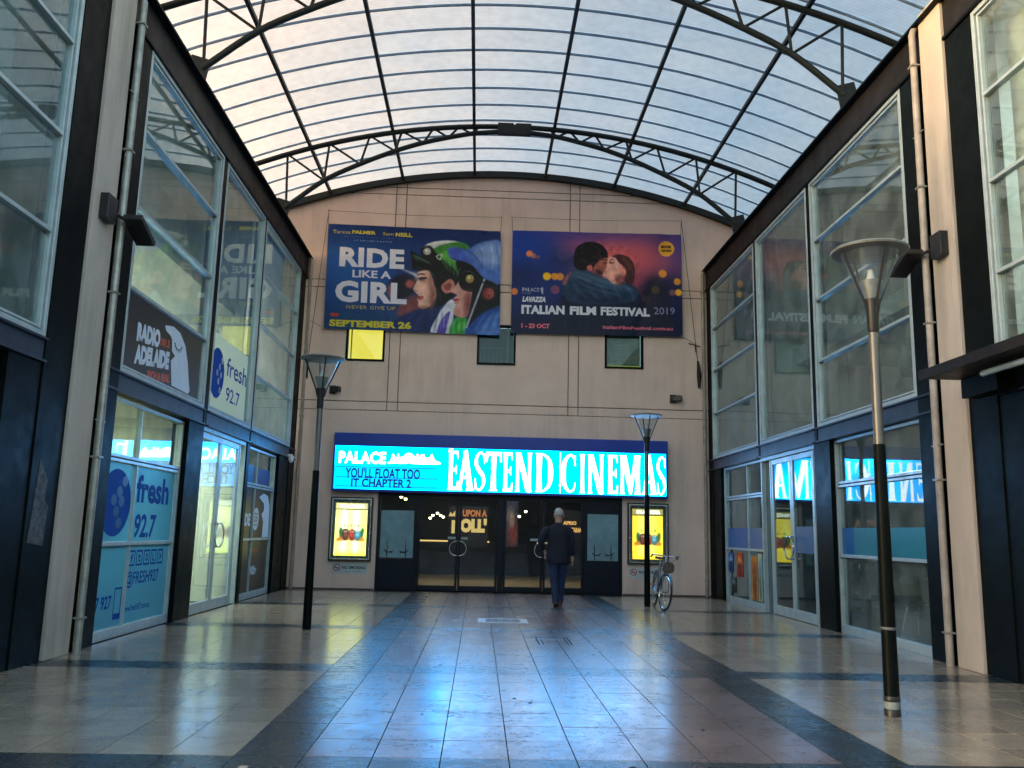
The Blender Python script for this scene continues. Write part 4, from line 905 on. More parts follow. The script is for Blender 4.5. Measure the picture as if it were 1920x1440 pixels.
# canopy slab on the right, near
t = thing('canopy', 'thin dark canopy edge with a pale light tube on the near right building', 'canopy', (XR, 8.0, 3.05))
b = MB(); b.box(XR-.72,4.4,3.06,XR-.10,8.85,3.13); b.build('slab', M['brown_steel'], t, bevel=.01)
b = MB(); b.box(XR-.74,4.4,3.045,XR-.722,8.87,3.15); b.build('edge_trim', M['brown_steel'], t, bevel=.003)
b = MB(); b.box(XR-.30,8.2,2.86,XR-.11,8.84,3.058); b.build('bracket', M['steel'], t, bevel=.006)
b = MB(); b.tube([(XR-.5,6.6,2.99),(XR-.5,8.1,2.99)], .03, 10); b.build('light_tube', mat('pale_tube',(0.25,0.36,0.50),.4), t, smooth=True)
# torn notice on the near left column
b = MB(); b.prism([(8.42,1.15),(8.72,1.12),(8.74,1.5),(8.66,1.56),(8.68,1.75),(8.5,1.95),(8.46,1.6)], leftw(.036), 0, .003); tag(b.build('torn_notice', mat('torn_paper',(0.07,0.08,0.085),.7,var=.4,scale=18)), 'worn torn notice stuck on the near left black column', 'notice')
b = MB(); lbx(b,9.66,9.80,.35,.8,-.040,-.036); tag(b.build('sticker', mat('pale_sticker',(0.30,0.40,0.40),.6,var=.4,scale=12)), 'pale peeling sticker low on the black column beside the left drainpipe', 'sticker')
# ------------------------------------------------------------------ the lit cinema sign
SY = D - 0.22
bk = back(SY)
sg = thing('cinema_sign', 'long lit cyan sign reading EASTEND CINEMAS over the cinema doors', 'sign', (0.49, D, 2.2))
b = MB(); b.box(-3.375,SY,2.20,4.352,D-.002,3.535); b.build('box', M['signblue'], sg, bevel=.008)
b = MB(); b.box(-3.375,SY-.02,2.20,4.352,SY-.001,2.255); b.box(-3.375,SY-.02,3.235,4.352,SY-.001,3.535); b.box(-3.375,SY-.02,2.256,-3.335,SY-.001,3.234); b.box(4.31,SY-.02,2.256,4.352,SY-.001,3.234)
b.build('frame', M['signblue'], sg, bevel=.004)
def sign_face_mat():
    m = bpy.data.materials.new('lit_cyan_acrylic'); m.use_nodes = True; t = m.node_tree; N = t.nodes; L = t.links; N.remove(N['Principled BSDF'])
    ge = N.new('ShaderNodeNewGeometry'); mp = N.new('ShaderNodeMapping'); mp.inputs['Scale'].default_value = (.8,1,.6); L.new(ge.outputs['Position'], mp.inputs[0])
    n = N.new('ShaderNodeTexNoise'); n.inputs['Scale'].default_value = 1.1; n.inputs['Detail'].default_value = 2; L.new(mp.outputs[0], n.inputs['Vector'])
    mr = N.new('ShaderNodeMapRange'); mr.inputs[1].default_value = .35; mr.inputs[2].default_value = .65; mr.inputs[3].default_value = .32; mr.inputs[4].default_value = 1.25; L.new(n.outputs[0], mr.inputs[0])
    e = N.new('ShaderNodeEmission'); e.inputs[0].default_value = (0.0,0.38,1.0,1); mu = N.new('ShaderNodeMath'); mu.operation = 'MULTIPLY'; mu.inputs[1].default_value = SIGN_S; L.new(mr.outputs[0], mu.inputs[0]); L.new(mu.outputs[0], e.inputs[1])
    L.new(e.outputs[0], N['Material Output'].inputs[0]); return m
SIGN_S = 2.2
b = MB(); b.box(-3.334,SY-.006,2.256,4.309,SY-.0015,3.234); b.build('lit_face', sign_face_mat(), sg)
LET = emit('white_lit_letter', (0.93,0.97,1.0), 0.7)
def sx(px): return -3.33 + (px-630)*0.012355
def szz(px, py): return 3.223 - (py-836-(px-630)*0.0225)*0.0122
def zx(a): return sx(620 + a/5.647)
def zz(a, c): return szz(620 + a/5.647, 800 + c/5.647)
def stem(x, y0, y1, w, s=1.75, f=.05):
    return [(x-w*s/2,y0),(x+w*s/2,y0),(x+w*.55,y0+f),(x+w*.44,(y0+y1)/2),(x+w*.55,y1-f),(x+w*s/2,y1),(x-w*s/2,y1),(x-w*.55,y1-f),(x-w*.44,(y0+y1)/2),(x-w*.55,y0+f)]
def leg(x0, x1, w, s=1.7):   # slanted stroke from (x0, 0) to (x1, 1)
    return [(x0-w*s/2,0),(x0+w*s/2,0),(x0+w/2+(x1-x0)*.05,.05),(x1+w/2,1),(x1-w/2,1),(x0-w/2+(x1-x0)*.05,.05)]
def curve_strip(pts, ws):
    c = _spl(pts, 6); W_ = np.interp(np.linspace(0,1,len(c)), np.linspace(0,1,len(ws)), ws); Lf, Rt = [], []
    for i, p in enumerate(c):
        t = c[min(i+1,len(c)-1)] - c[max(i-1,0)]; t = t/(np.hypot(*t)+1e-9); n = np.array([-t[1]*.9, t[0]*.35])
        Lf.append(tuple(p + n*W_[i])); Rt.append(tuple(p - n*W_[i]))
    return [[Lf[i], Lf[i+1], Rt[i+1], Rt[i]] for i in range(len(c)-1)]
GL = {
 'E': [stem(.3,0,1,.33,1.7), [(.1,1),(.3,.93),(.82,.935),(.9,.80),(.97,.80),(.95,1.0)], [(.35,.56),(.35,.48),(.72,.485),(.78,.41),(.84,.41),(.84,.64),(.78,.64),(.72,.56)], [(.3,.07),(.1,0),(.98,0),(1,.22),(.93,.22),(.84,.075)]],
 'A': [leg(.14,.50,.19,1.9), [(.34,1),(.58,1.04),(.97,.05),(1.06,0),(.54,0),(.64,.05)], [(.28,.36),(.68,.36),(.70,.29),(.25,.29)]],
 'T': [stem(.5,0,1,.30,1.8), [(.0,1.0),(1,1.0),(1.0,.74),(.93,.74),(.86,.91),(.14,.91),(.07,.74),(0,.74)]],
 'N': [stem(.14,0,1,.17,1.8), [(.0,1),(.32,1),(.94,.03),(.88,-.03),(.66,0),(.14,.84)], stem(.86,0,1,.17,1.8)],
 'I': [stem(.5,0,1,.5,1.9)],
 'M': [stem(.12,0,1,.13,1.9), [(.04,1),(.30,1),(.58,.2),(.46,.0)], [(.44,0),(.56,0),(.82,1),(.70,1)], stem(.84,0,1,.20,1.6)],
 'D': [stem(.22,0,1,.28,1.6)] + curve_strip([(.12,.965),(.5,.96),(.80,.80),(.88,.5),(.80,.20),(.5,.04),(.12,.035)], [.045,.06,.12,.16,.12,.06,.045]),
 'C': curve_strip([(.93,.74),(.80,.93),(.52,.96),(.22,.78),(.13,.5),(.22,.22),(.52,.04),(.82,.08),(.95,.27)], [.03,.06,.09,.15,.18,.15,.09,.06,.03]) + [[(.88,.96),(.95,.96),(.95,.68),(.88,.72)]],
 'S': curve_strip([(.90,.74),(.78,.93),(.48,.97),(.18,.84),(.16,.66),(.42,.52),(.78,.38),(.86,.19),(.60,.035),(.26,.04),(.10,.25)], [.03,.06,.08,.14,.17,.19,.17,.15,.08,.06,.03]) + [[(.87,.95),(.95,.95),(.94,.68),(.87,.72)], [(.05,.32),(.12,.30),(.13,.04),(.05,.02)]],
}
WORD = [('E',838.7,859),('A',857.5,887),('S',889,909),('T',910,939),('E',941,960),('N',965,996),('D',1002.5,1035),('C',1051,1079),('I',1085,1096.5),('N',1101,1131),('E',1137,1157.5),('M',1161,1201),('A',1203,1230),('S',1231,1247.5)]
ZL0, ZL1 = 2.285, 3.175
for ch, p0, p1 in WORD:
    b = MB(); x0, x1 = sx(p0), sx(p1)
    for i, pg in enumerate(GL[ch]):
        b.prism([(x0+u*(x1-x0), ZL0+v*(ZL1-ZL0)) for u, v in pg], bk, .0065, .0105+.0002*(i % 11))
    b.build('letter', LET, sg)
b = MB(); b.prism([(zx(1245),zz(1245,255)),(zx(1262),zz(1262,255)),(zx(1262),zz(1262,238)),(zx(1285),zz(1285,236)),(zx(1285),zz(1285,222)),(zx(1245),zz(1245,222))], bk, .0065, .010); b.build('flag', LET, sg)
b = MB()
b.prism(rect(sx(1048.3),2.27,sx(1049.8),3.20), bk, .0065, .009)
for z in (2.45, 2.88): b.prism([(sx(1047),z),(sx(1049),z-.05),(sx(1051),z),(sx(1049),z+.05)], bk, .0065, .0093)
b.build('divider', LET, sg)
b = MB(); text_into(b, 'PALACE', (zx(95), zz(95,385), zx(585), zz(585,265)-.005), bk, .009, off=.035, rise=-.0, space=1.08); b.build('lettering', LET, sg)
nova = [(600,380),(635,366),(650,290),(662,284),(688,328),(704,327),(706,283),(718,283),(722,325),(770,312),(790,287),(825,276),(860,288),(878,310),(905,315),(906,287),(920,287),(936,318),(955,290),(990,290),(982,322),(1040,328),(1065,285),(1100,355),(1158,378),(1158,396),(1050,398),(860,392),(830,380),(808,390),(612,388)]
b = MB(); b.prism([(zx(a), zz(a,c)) for a, c in nova], bk, .0065, .010); b.build('skyline_emblem', LET, sg)
b = MB(); b.box(zx(50), SY-.0075, 2.262, zx(1165), SY-.0062, zz(600,418)); b.build('marquee_panel', emit('marquee_light', (0.0,0.34,1.0), .42), sg)
MK = mat('marquee_letter', (0.002,0.008,0.10), 0.5)
b = MB(); text_into(b, "YOU'LL FLOAT TOO", (zx(170),zz(170,540),zx(950),zz(950,447)), bk, .011, off=.03); b.build('lettering', MK, sg); b = MB(); text_into(b, 'IT CHAPTER 2', (zx(235),zz(235,636),zx(860),zz(860,558)), bk, .011, off=.03); b.build('lettering', MK, sg)
b = MB()
for yy in (432, 541, 636): b.box(zx(75), SY-.013, zz(600,yy)-.007, zx(1130), SY-.0078, zz(600,yy)+.007)
b.build('letter_rail', mat('rail_blue', (0.0,0.10,0.30), .4), sg)

# ------------------------------------------------------------------ lit poster cases
def poster_art(warm):
    C = Canvas(96, 140, .714)
    base = (250,236,120) if not warm else (250,205,40)
    C.c[:] = base
    for u in (.28,.66): C.glow(u,.5,.12,.9,(255,252,215) if not warm else (255,236,110),.85)  # glow of the tubes behind, put into the poster colour as pale bands
    C.glow(.5,1.02,1.0,.10,(215,225,40) if not warm else (250,190,20),.8)
    g = (12,60,26)
    C.poly([(.14,.42),(.22,.40),(.30,.58),(.16,.60)], g, 1.5, .9); C.poly([(.84,.41),(.92,.42),(.88,.60),(.76,.58)], g, 1.5, .9)
    C.poly([(.08,.62),(.30,.58),(.50,.64),(.72,.58),(.93,.61),(.9,.69),(.5,.66),(.1,.69)], (170,84,10), 2, .85)
    for u, col, h in ((.34,(62,22,8),.20),(.54,(110,20,8),.19),(.72,(50,96,110),.17)):      # generic rounded creatures
        C.poly([(u-.09,.62),(u-.11,.50),(u-.06,.62-h),(u+.06,.62-h),(u+.11,.50),(u+.09,.63),(u+.03,.67),(u-.03,.67)], col, 1.2, .9)
        C.disc(u,.545,.055,tuple(min(255,c*1.5+20) for c in col),1,.8)
        C.disc(u-.03,.475,.018,(255,255,240),.6,.9); C.disc(u+.03,.475,.018,(255,255,240),.6,.9)
    for k in range(5): C.disc(.30+.11*k,.345+.012*(k%2),.022,(180,110,8) if k%2 else (30,90,30),1,.8,ry=.03)
    C.noise(3,1); return C
def case(x0, x1, z0, z1, warm, label):
    t = thing('poster_case', label, 'poster case', ((x0+x1)/2, D, z0), group='lit poster cases')
    def fr(nm, m, a, d0, d1, w, dz=0):
        b = MB(); X0, X1, Z0, Z1 = x0+a, x1-a, z0+a, z1-a
        b.box(X0,D-d1,Z0,X1,D-d0,Z0+w); b.box(X0,D-d1,Z1-w,X1,D-d0,Z1); b.box(X0,D-d1,Z0+w,X0+w,D-d0,Z1-w); b.box(X1-w,D-d1,Z0+w,X1,D-d0,Z1-w); b.build(nm, m, t, bevel=.003)
    fr('outer_frame', M['black'], 0, .001, .10, .028); fr('steel_frame', M['chrome'], .029, .001, .115, .030); fr('inner_frame', M['black'], .060, .001, .07, .05)
    b = MB(); b.box(x0+.06, D-.02, z0+.06, x1-.06, D-.001, z1-.06); b.build('back_panel', M['black'], t)
    hx0, hx1, hz1 = x0+.115, x1-.125, z1-.135
    b = MB(); b.box(hx0,D-.05,hz1-.135,hx1,D-.03,hz1); b.build('header', emit('header_light', (1.0,.80,.30) if not warm else (0.9,.7,.18), .25 if not warm else .12), t)
    b = MB(); text_into(b, 'PALACE NOVA', (hx0+.10,hz1-.115,hx1-.06,hz1-.025), back(D-.052), .0, off=.05); b.build('lettering', emit('header_letter', (1,.97,.8), .5), t)
    C = poster_art(warm); P1 = hz1-.155; P0 = z0+.115
    C.build('poster', paintmat('backlit_poster', .5, emis=.5 if not warm else .4), lambda u,v,d:(hx0+(hx1-hx0)*u, D-.04-d, P1+(P0-P1)*v), t)
    b = MB(); b.box(x0+.061,D-.082,z0+.061,x1-.061,D-.078,z1-.061); b.build('glass', M['glass'], t)
case(-3.39,-2.43,.635,2.07,False,'lit poster case left of the cinema doors, pale yellow poster')
case(3.44,4.39,.70,2.095,True,'lit poster case right of the cinema doors, deep yellow, partly behind the lamp post')
def nosmoke(x0, x1, z0, z1, label):
    t = thing('no_smoking_sign', label, 'sign', ((x0+x1)/2, D, z0), group='no smoking signs')
    f = back(D-.004); b = MB(); b.box(x0,D-.004,z0,x1,D-.0005,z1); b.build('plate', mat('pale_sign_plate',(0.50,0.56,0.56),.5,var=.05), t)
    h = z1-z0; c = (x0+.12, z1-.105); RED = mat('sign_red',(0.42,0.04,0.03),.5)
    b = MB(); ring_into(b, c, .062, .082, f, .001); s = .707*.066; w = .007
    poly_into(b, [(c[0]-s-w,c[1]+s-w),(c[0]-s+w,c[1]+s+w),(c[0]+s+w,c[1]-s+w),(c[0]+s-w,c[1]-s-w)], f, .002); b.build('ring', RED, t)
    b = MB(); poly_into(b, rect(c[0]-.05,c[1]-.012,c[0]+.035,c[1]+.008), f, .0005); b.build('cigarette', M['black'], t)
    b = MB(); text_into(b,'NO SMOKING',(x0+.24,z1-.135,x1-.04,z1-.065),f,.001,off=.03); b.build('lettering', M['black'], t)
    b = MB(); poly_into(b, rect(x0+.3,z1-.188,x1-.12,z1-.180), f, .001); b.build('fine_print', mat('grey_print',(0.2,0.22,0.22),.6), t)
nosmoke(-3.315,-2.505,.345,.585,'white no smoking sign under the left lit poster case')
nosmoke(3.47,4.25,.38,.62,'white no smoking sign under the right lit poster case, half hidden by the lamp post')

# ------------------------------------------------------------------ entrance
en = thing('cinema_entrance', 'dark navy framed cinema entrance with four glass door leaves below the sign', 'entrance', (0.5, D+.05, 0))
def ebx(mb, x0, z0, x1, z1, y0=.03, y1=.11): mb.box(x0, D+y0, z0, x1, D+y1, z1)
b = MB(); ebx(b,-2.33,2.12,3.33,2.199,.02,.12); ebx(b,-2.33,0,-2.27,2.12,.02,.12); ebx(b,3.27,0,3.33,2.12,.02,.12); ebx(b,-1.47,0,-1.40,2.12,.02,.12); ebx(b,2.44,0,2.51,2.12,.02,.12); ebx(b,.455,0,.575,2.12,.02,.12)
b.build('door_frame', M['navy'], en, bevel=.004)
def leaf(x0, x1, hs):
    b = MB(); ebx(b,x0,.012,x1,.125); ebx(b,x0,2.075,x1,2.117); ebx(b,x0,.125,x0+.055,2.075); ebx(b,x1-.055,.125,x1,2.075); o = b.build('door', M['navy'], en, bevel=.003)
    b = MB(); ebx(b,x0+.055,.125,x1-.055,2.075,.065,.073); b.build('pane', M['glass_door'], o)
    if hs:
        xe = (x1-.012) if hs > 0 else (x0+.012); pts = [(xe-hs*.175*math.sin(a)**.8, D-.02, .965+.165*math.cos(a)) for a in np.linspace(.05, math.pi-.05, 16)]
        pts = [(pts[0][0], D+.05, pts[0][2])] + pts + [(pts[-1][0], D+.05, pts[-1][2])]
        b = MB(); b.tube(pts, .013, 8); b.build('handle', M['chrome'], o, smooth=True)
leaf(-1.395,-.465,1); leaf(-.455,.45,-1); leaf(.58,1.485,1); leaf(1.495,2.435,-1)
for k, (x0, x1) in enumerate(((-.70,-.50),(-.42,-.24),(1.20,1.42))):
    b = MB(); b.box(x0, D+.058, 1.17, x1, D+.064, 1.225); o = b.build('door_label', mat('pale_label',(0.35,0.42,0.44),.5), en)
for x0, x1, bx0, bx1, bz0, bz1 in ((-2.27,-1.47,-2.245,-1.49,.727,1.795),(2.51,3.27,2.524,3.238,.755,1.815)):
    b = MB(); ebx(b,x0,.0,x1,bz0-.02 if x0<0 else 2.12,.06,.10) if x0 > 0 else ebx(b,x0,.0,x1,.70,.06,.10); o = b.build('side_panel', M['navy'], en, bevel=.003)
    if x0 < 0:
        b = MB(); ebx(b,x0,.70,x1,2.12,.065,.073); b.build('pane', M['glass_dk'], en)
    b = MB(); b.box(bx0,D+.045,bz0,bx1,D+.057,bz1); bd = b.build('notice_board', mat('frosted_board',(0.16,0.30,0.36),.45,var=.12,scale=3), en)
    b = MB()
    for s, cx_ in ((1,bx0+.17),(-1,bx1-.17)):            # antler-like pull handles printed on the board
        b.tube([(cx_,D+.040,bz0+.01),(cx_-s*.01,D+.040,bz0+.12),(cx_,D+.040,bz0+.2),(cx_-s*.01,D+.040,bz0+.40)], [.010,.012,.012,.004], 6)
        b.tube([(cx_,D+.040,bz0+.12),(cx_+s*.09,D+.040,bz0+.13),(cx_+s*.14,D+.040,bz0+.17)], [.012,.014,.006], 6)
        b.tube([(cx_,D+.040,bz0+.12),(cx_-s*.05,D+.040,bz0+.16),(cx_-s*.07,D+.040,bz0+.20)], [.012,.012,.005], 6)
        b.tube([(cx_+s*.09,D+.040,bz0+.13),(cx_+s*.12,D+.040,bz0+.10)], [.012,.006], 6)
    b.build('antler_mark', M['black'], bd, smooth=True)
# foyer behind the doors
fo = thing('foyer_room', 'dim cinema foyer with tan floor seen through the doors', 'room', (0.5, 24, 0))
FY0, FY1 = D+.31, 28.9
M['foyer_w'] = mat('navy_foyer_wall', (0.020,0.028,0.05), .7, var=.2); M['foyer_f'] = mat('tan_foyer_floor', (0.40,0.30,0.15), .45, var=.2, scale=2)
b = MB(); b.box(-5,FY0,-.004,6,FY1,.013); b.build('foyer_floor', M['foyer_f'], fo)
b = MB(); b.box(-5,FY0,2.75,6,FY1,2.85); b.build('ceiling', mat('foyer_ceiling',(0.10,0.11,0.12),.8), fo)
b = MB(); b.box(-5,FY1,0,6,FY1+.1,2.85); b.build('back_wall', M['foyer_w'], fo)
b = MB(); b.box(-5.1,FY0,0,-5,FY1,2.85); b.box(6,FY0,0,6.1,FY1,2.85); b.build('side_wall', M['foyer_w'], fo)
def fx(px, Y): return (px-899)*.01242*Y/D
def fz(px, py, Y): return 1.35 - (py-1000.5-(px-899)*.0236)*.01242*Y/D
YC = 27.6
t = thing('ticket_counter', 'dark foyer counter with warm glowing top edge', 'counter', (0.3, YC, 0))
b = MB(); b.box(-3.6,YC,0,2.4,YC+.6,1.02); b.build('body', M['foyer_w'], t, bevel=.01)
b = MB(); b.box(-1.95,YC-.02,1.021,-.9,YC+.6,1.06); b.box(-.3,YC-.02,1.021,.35,YC+.6,1.06); b.box(1.9,YC-.02,1.021,2.4,YC+.6,1.06); b.build('glowing_edge', emit('counter_glow', (1,.55,.15), .3), t)
SHT = [('I OLL', (1,.66,.2)), ]
t = thing('film_standee', 'foyer display board with gold and orange words behind the left door leaves', 'display board', (fx(885,24.5), 24.5, 0))
b = MB(); b.box(fx(843,24.5),24.5,.9,fx(916,24.5),24.55,2.05); b.build('board', M['foyer_w'], t)
fb_ = back(24.5)
OR2_ = emit('lit_orange_letter_b',(1,.45,.10),.25); OR_ = emit('lit_orange_letter',(1,.30,.08),.14); GO_ = emit('lit_gold_letter',(1,.60,.16),.2)
b = MB(); text_into(b,'UPON A',(fx(869,24.5),fz(890,973,24.5),fx(914,24.5),fz(890,960,24.5)),fb_,.01,off=.05); b.build('lettering', OR_, t)
b = MB(); text_into(b,"OLL'",(fx(865,24.5),fz(890,1002,24.5),fx(914,24.5),fz(890,976,24.5)),fb_,.01,off=.08); b.build('lettering', GO_, t); b = MB(); text_into(b,'I',(fx(849,24.5),fz(850,1003,24.5),fx(855,24.5),fz(850,979,24.5)),fb_,.01); b.build('lettering', GO_, t)
b = MB(); poly_into(b,[(fx(843,24.5),fz(850,972,24.5)),(fx(846,24.5),fz(850,964,24.5)),(fx(850,24.5),fz(850,968,24.5)),(fx(855,24.5),fz(850,961,24.5)),(fx(855,24.5),fz(850,972,24.5))][::-1],fb_,.01); b.build('crown_emblem', GO_, t)
t = thing('film_standee', 'foyer display board with orange words right of the walking man', 'display board', (fx(1075,24.5), 24.5, 0))
b = MB(); b.box(fx(1050,24.5),24.5,.9,fx(1092,24.5),24.55,2.0); b.build('board', M['foyer_w'], t)
b = MB(); text_into(b,'APRIO',(fx(1056,24.5),fz(1070,988,24.5),fx(1081,24.5),fz(1070,981,24.5)),fb_,.01,off=.05); b.build('lettering', OR2_, t); b = MB(); text_into(b,'TARAN',(fx(1072,24.5),fz(1080,1002,24.5),fx(1091,24.5),fz(1080,993,24.5)),fb_,.01,off=.05); b.build('lettering', OR2_, t)
PG = emit('pendant_glow', (1,.68,.22), 4.5)
k_ = 0
names_ = ['left end of the row','second from the left','third from the left','beside the left door edge','over the counter','far right pair, left one','far right pair, right one','lowest right one','above the left side panel','beside the one above the side panel','small one by the top left frame']
for (px, py, Y) in ((809,975,26.5),(814,970,26.5),(822,966,26.5),(828,970,26.5),(833,973,26.5),(957,971,25.5),(974,972,25.5),(986,963,25.5),(749,929,24.0),(754,936,24.0),(762,940,24.0)):
    t = thing('pendant_lamp', 'small warm foyer lamp, ' + names_[k_], 'lamp', (fx(px,Y), Y, fz(px,py,Y)), local=True, group='warm pendant lamps in the foyer'); k_ += 1
    b = MB(); b.lathe([(0,-.04),(.03,-.03),(.042,0),(.03,.03),(0,.04)], 10); b.build('bulb', PG, t, smooth=True)
    b = MB(); b.tube([(0,0,.04),(0,0,2.74-fz(px,py,Y))], .005, 5); b.lathe([(.02,.06),(.045,.02)], 10); b.build('cord', M['black'], t)
t = thing('foyer_light', 'flat foyer ceiling light over the tan floor', 'ceiling light', (0.5, 23.5, 2.74), local=True)
b = MB(); b.box(-2.2,-.25,-.02,2.2,.25,0); b.build('diffuser', emit('foyer_panel',(1,.72,.36),1.6), t); b = MB(); b.box(-2.25,-.3,.001,2.25,.3,.009); b.build('housing', M['white'], t)
C = Canvas(40, 60, .66); C.c[:] = (50,70,110); C.glow(.35,.35,.4,.2,(170,160,170),.8); C.glow(.6,.75,.5,.3,(190,80,70),.8); C.disc(.5,.45,.22,(200,190,180),2,.6); C.noise(12,1)
o = C.build('poster', pm_, lambda u,v,d:(fx(950,24.8)+(fx(972,24.8)-fx(950,24.8))*u, 24.8-d, fz(960,938,24.8)+(fz(960,1028,24.8)-fz(960,938,24.8))*v), None); tag(o,'tall blue and red poster inside the foyer behind the third door leaf','poster')

# ------------------------------------------------------------------ banners
def wr(U, V):
    a = .006*np.sin(U*9+V*4)+.009*np.exp(-((U-.12-V*.2)/.05)**2)*np.sin(V*3)-.011*np.exp(-((U-.93+.2*V)/.035)**2)+.005*np.sin(U*31+V*13)*(1-V)*.5+.008*np.exp(-((V-.04)/.03)**2)*np.cos(U*38)
    return a*1.6
def quadmap(TL, TR, BL, BR, y):
    TL, TR, BL, BR = map(np.array, (TL, TR, BL, BR))
    return TL, TR, BL, BR
ban_m = paintmat('glossy_banner_vinyl', .42)
def B1(x, y):
    yt = 300+(x-165)*38/972; yb = 895+(x-128)*25/1009; v = (y-yt)/(yb-yt); xl = 165-37*v; return ((x-xl)/(1137-xl), v)
def P1(*pts): return [B1(*p) for p in pts]
C = Canvas(480, 295, 1.6)
C.c[:] = (16,52,118); C.glow(.1,.35,.35,.5,(30,92,170),.9); C.glow(.5,.0,.7,.22,(10,36,88),.8); C.glow(.15,1.0,.5,.25,(28,70,105),.8); C.glow(.95,.05,.3,.2,(12,44,100),.8)
C.poly(P1((540,560),(560,480),(620,465),(690,500),(700,560),(650,600),(580,640)),(28,52,110),4)          # blurred rider behind
C.poly(P1((500,640),(560,590),(640,600),(668,660),(600,720),(520,720)),(22,26,46),4); C.disc(*B1(622,640),.026,(170,84,84),3); C.poly(P1((500,650),(530,640),(545,700),(520,730),(495,700)),(150,90,92),4)
C.poly(P1((560,760),(660,700),(690,800),(560,830)),(150,70,62),6,.8); C.poly(P1((650,580),(560,550),(640,590),(670,606)),(210,215,225),1.5,.8)
C.poly(P1((500,915),(560,830),(700,770),(860,720),(800,918)),(20,42,96),3); C.poly(P1((690,915),(760,830),(900,800),(900,918)),(14,30,78),3)
C.poly(P1((690,440),(730,408),(800,393),(880,395),(945,425),(900,450),(780,440)),(206,212,214),1)
C.poly(P1((755,440),(820,412),(905,402),(955,425),(962,470),(905,520),(892,600),(842,590),(790,565),(745,520),(720,480)),(58,132,56),1)
C.poly(P1((800,470),(860,440),(930,440),(900,500),(860,520)),(92,170,70),3,.8); C.poly(P1((760,505),(830,540),(860,580),(800,560)),(24,84,40),2,.9)
C.poly(P1((688,450),(742,432),(775,470),(830,520),(880,560),(905,620),(880,660),(800,640),(760,590),(735,580),(650,565),(636,525),(700,505)),(16,20,26),1)
C.poly(P1((626,450),(660,470),(705,488),(750,520),(742,575),(700,560),(645,545),(632,500)),(12,16,22),1); C.poly(P1((640,470),(700,495),(740,520),(700,515),(650,500)),(38,70,60),1.5,.8)
C.disc(*B1(720,455),.038,(18,20,24),.6); C.disc(*B1(720,455),.022,(178,184,186),.8); C.poly(P1((770,480),(805,470),(800,502),(782,500)),(180,186,180),.6); C.poly(P1((778,482),(795,478),(793,495),(784,494)),(30,40,38),.4)
C.poly(P1((672,572),(735,568),(762,640),(772,700),(750,760),(705,778),(672,768),(668,742),(662,722),(672,708),(641,672),(652,640),(668,612)),(222,176,160),1)
C.poly(P1((735,570),(765,640),(772,700),(740,765),(745,700),(725,640)),(170,110,98),3,.7); C.poly(P1((668,605),(712,600),(716,612),(680,615)),(60,34,30),.6); C.poly(P1((664,712),(700,708),(694,722),(668,724)),(180,70,70),.5)
C.poly(P1((762,590),(835,600),(890,650),(880,700),(800,760),(760,770),(775,700)),(16,18,24),1.5); C.poly(P1((800,650),(850,610),(878,640),(860,680),(820,690)),(196,120,112),1.2); C.poly(P1((815,655),(850,630),(860,650),(835,675)),(120,60,60),1.5,.8)
C.poly(P1((738,912),(790,800),(850,728),(885,745),(872,800),(850,915)),(206,210,224),1); C.poly(P1((775,912),(800,840),(850,790),(835,860),(820,915)),(80,62,170),1)
C.poly(P1((848,915),(870,840),(905,815),(952,835),(955,915)),(48,150,62),1.2); C.poly(P1((890,870),(930,850),(940,900)),(96,190,84),2,.8)
C.poly(P1((948,918),(950,865),(1040,800),(1140,720),(1140,920)),(30,70,150),2); C.poly(P1((1000,918),(1060,830),(1140,790),(1140,918)),(84,128,200),6,.8)
C.poly(P1((920,552),(1000,560),(990,640),(975,690),(960,790),(935,822),(885,815),(868,792),(884,752),(868,722),(890,700),(854,682),(880,650),(905,612)),(206,150,140),1)
C.poly(P1((930,700),(968,690),(958,790),(930,818),(925,760)),(160,92,90),3,.8); C.poly(P1((872,722),(905,718),(900,732),(875,735)),(150,64,64),.6)
C.poly(P1((1000,555),(1050,595),(1140,620),(1140,740),(1030,800),(952,868),(962,780),(980,690)),(16,18,26),1.5); C.disc(*B1(1068,690),.037,(120,52,50),3); C.disc(*B1(1075,690),.018,(170,84,78),3)
C.poly(P1((836,440),(880,430),(950,442),(1000,412),(1060,394),(1140,408),(1140,625),(1085,620),(1040,600),(985,545),(930,520),(870,505),(846,485)),(72,106,186),1)
C.poly(P1((985,440),(1060,402),(1140,415),(1140,520),(1080,540),(1010,500)),(128,160,214),7,.9); C.poly(P1((850,445),(905,440),(960,520),(900,515),(860,490)),(58,84,190),2,.8)
C.poly(P1((885,510),(950,520),(1000,560),(1000,670),(930,672),(902,640),(900,590)),(14,14,20),1.2); C.disc(*B1(962,608),.024,(150,128,70),1.2); C.disc(*B1(958,600),.010,(200,190,130),1)
C.poly(P1((1042,606),(1052,608),(948,884),(938,880)),(170,178,196),.5,.9,sm=False)
S1 = lambda pts, w, col, bl=.6, a=1.0: C.stroke(P1(*pts), w/600, col, bl, a)
face1 = ((672,572),(735,568),(762,640),(772,700),(750,760),(705,778),(672,768),(668,742),(662,722),(672,708),(641,672),(652,640),(668,612))
C.glow(*B1(668,600),.022,.05,(240,204,188),.6); C.glow(*B1(690,690),.02,.05,(236,188,170),.6); C.glow(*B1(748,720),.022,.10,(120,66,58),.75); C.glow(*B1(700,770),.03,.02,(130,76,66),.7); C.glow(*B1(700,622),.016,.02,(150,96,84),.6)
S1([(664,592),(682,583),(714,588)],7,(52,28,22)); S1([(668,614),(684,608),(704,614)],6,(30,16,16)); C.disc(*B1(682,614),.005,(20,20,26),.5); S1([(672,620),(690,622),(704,617)],3,(120,70,62))
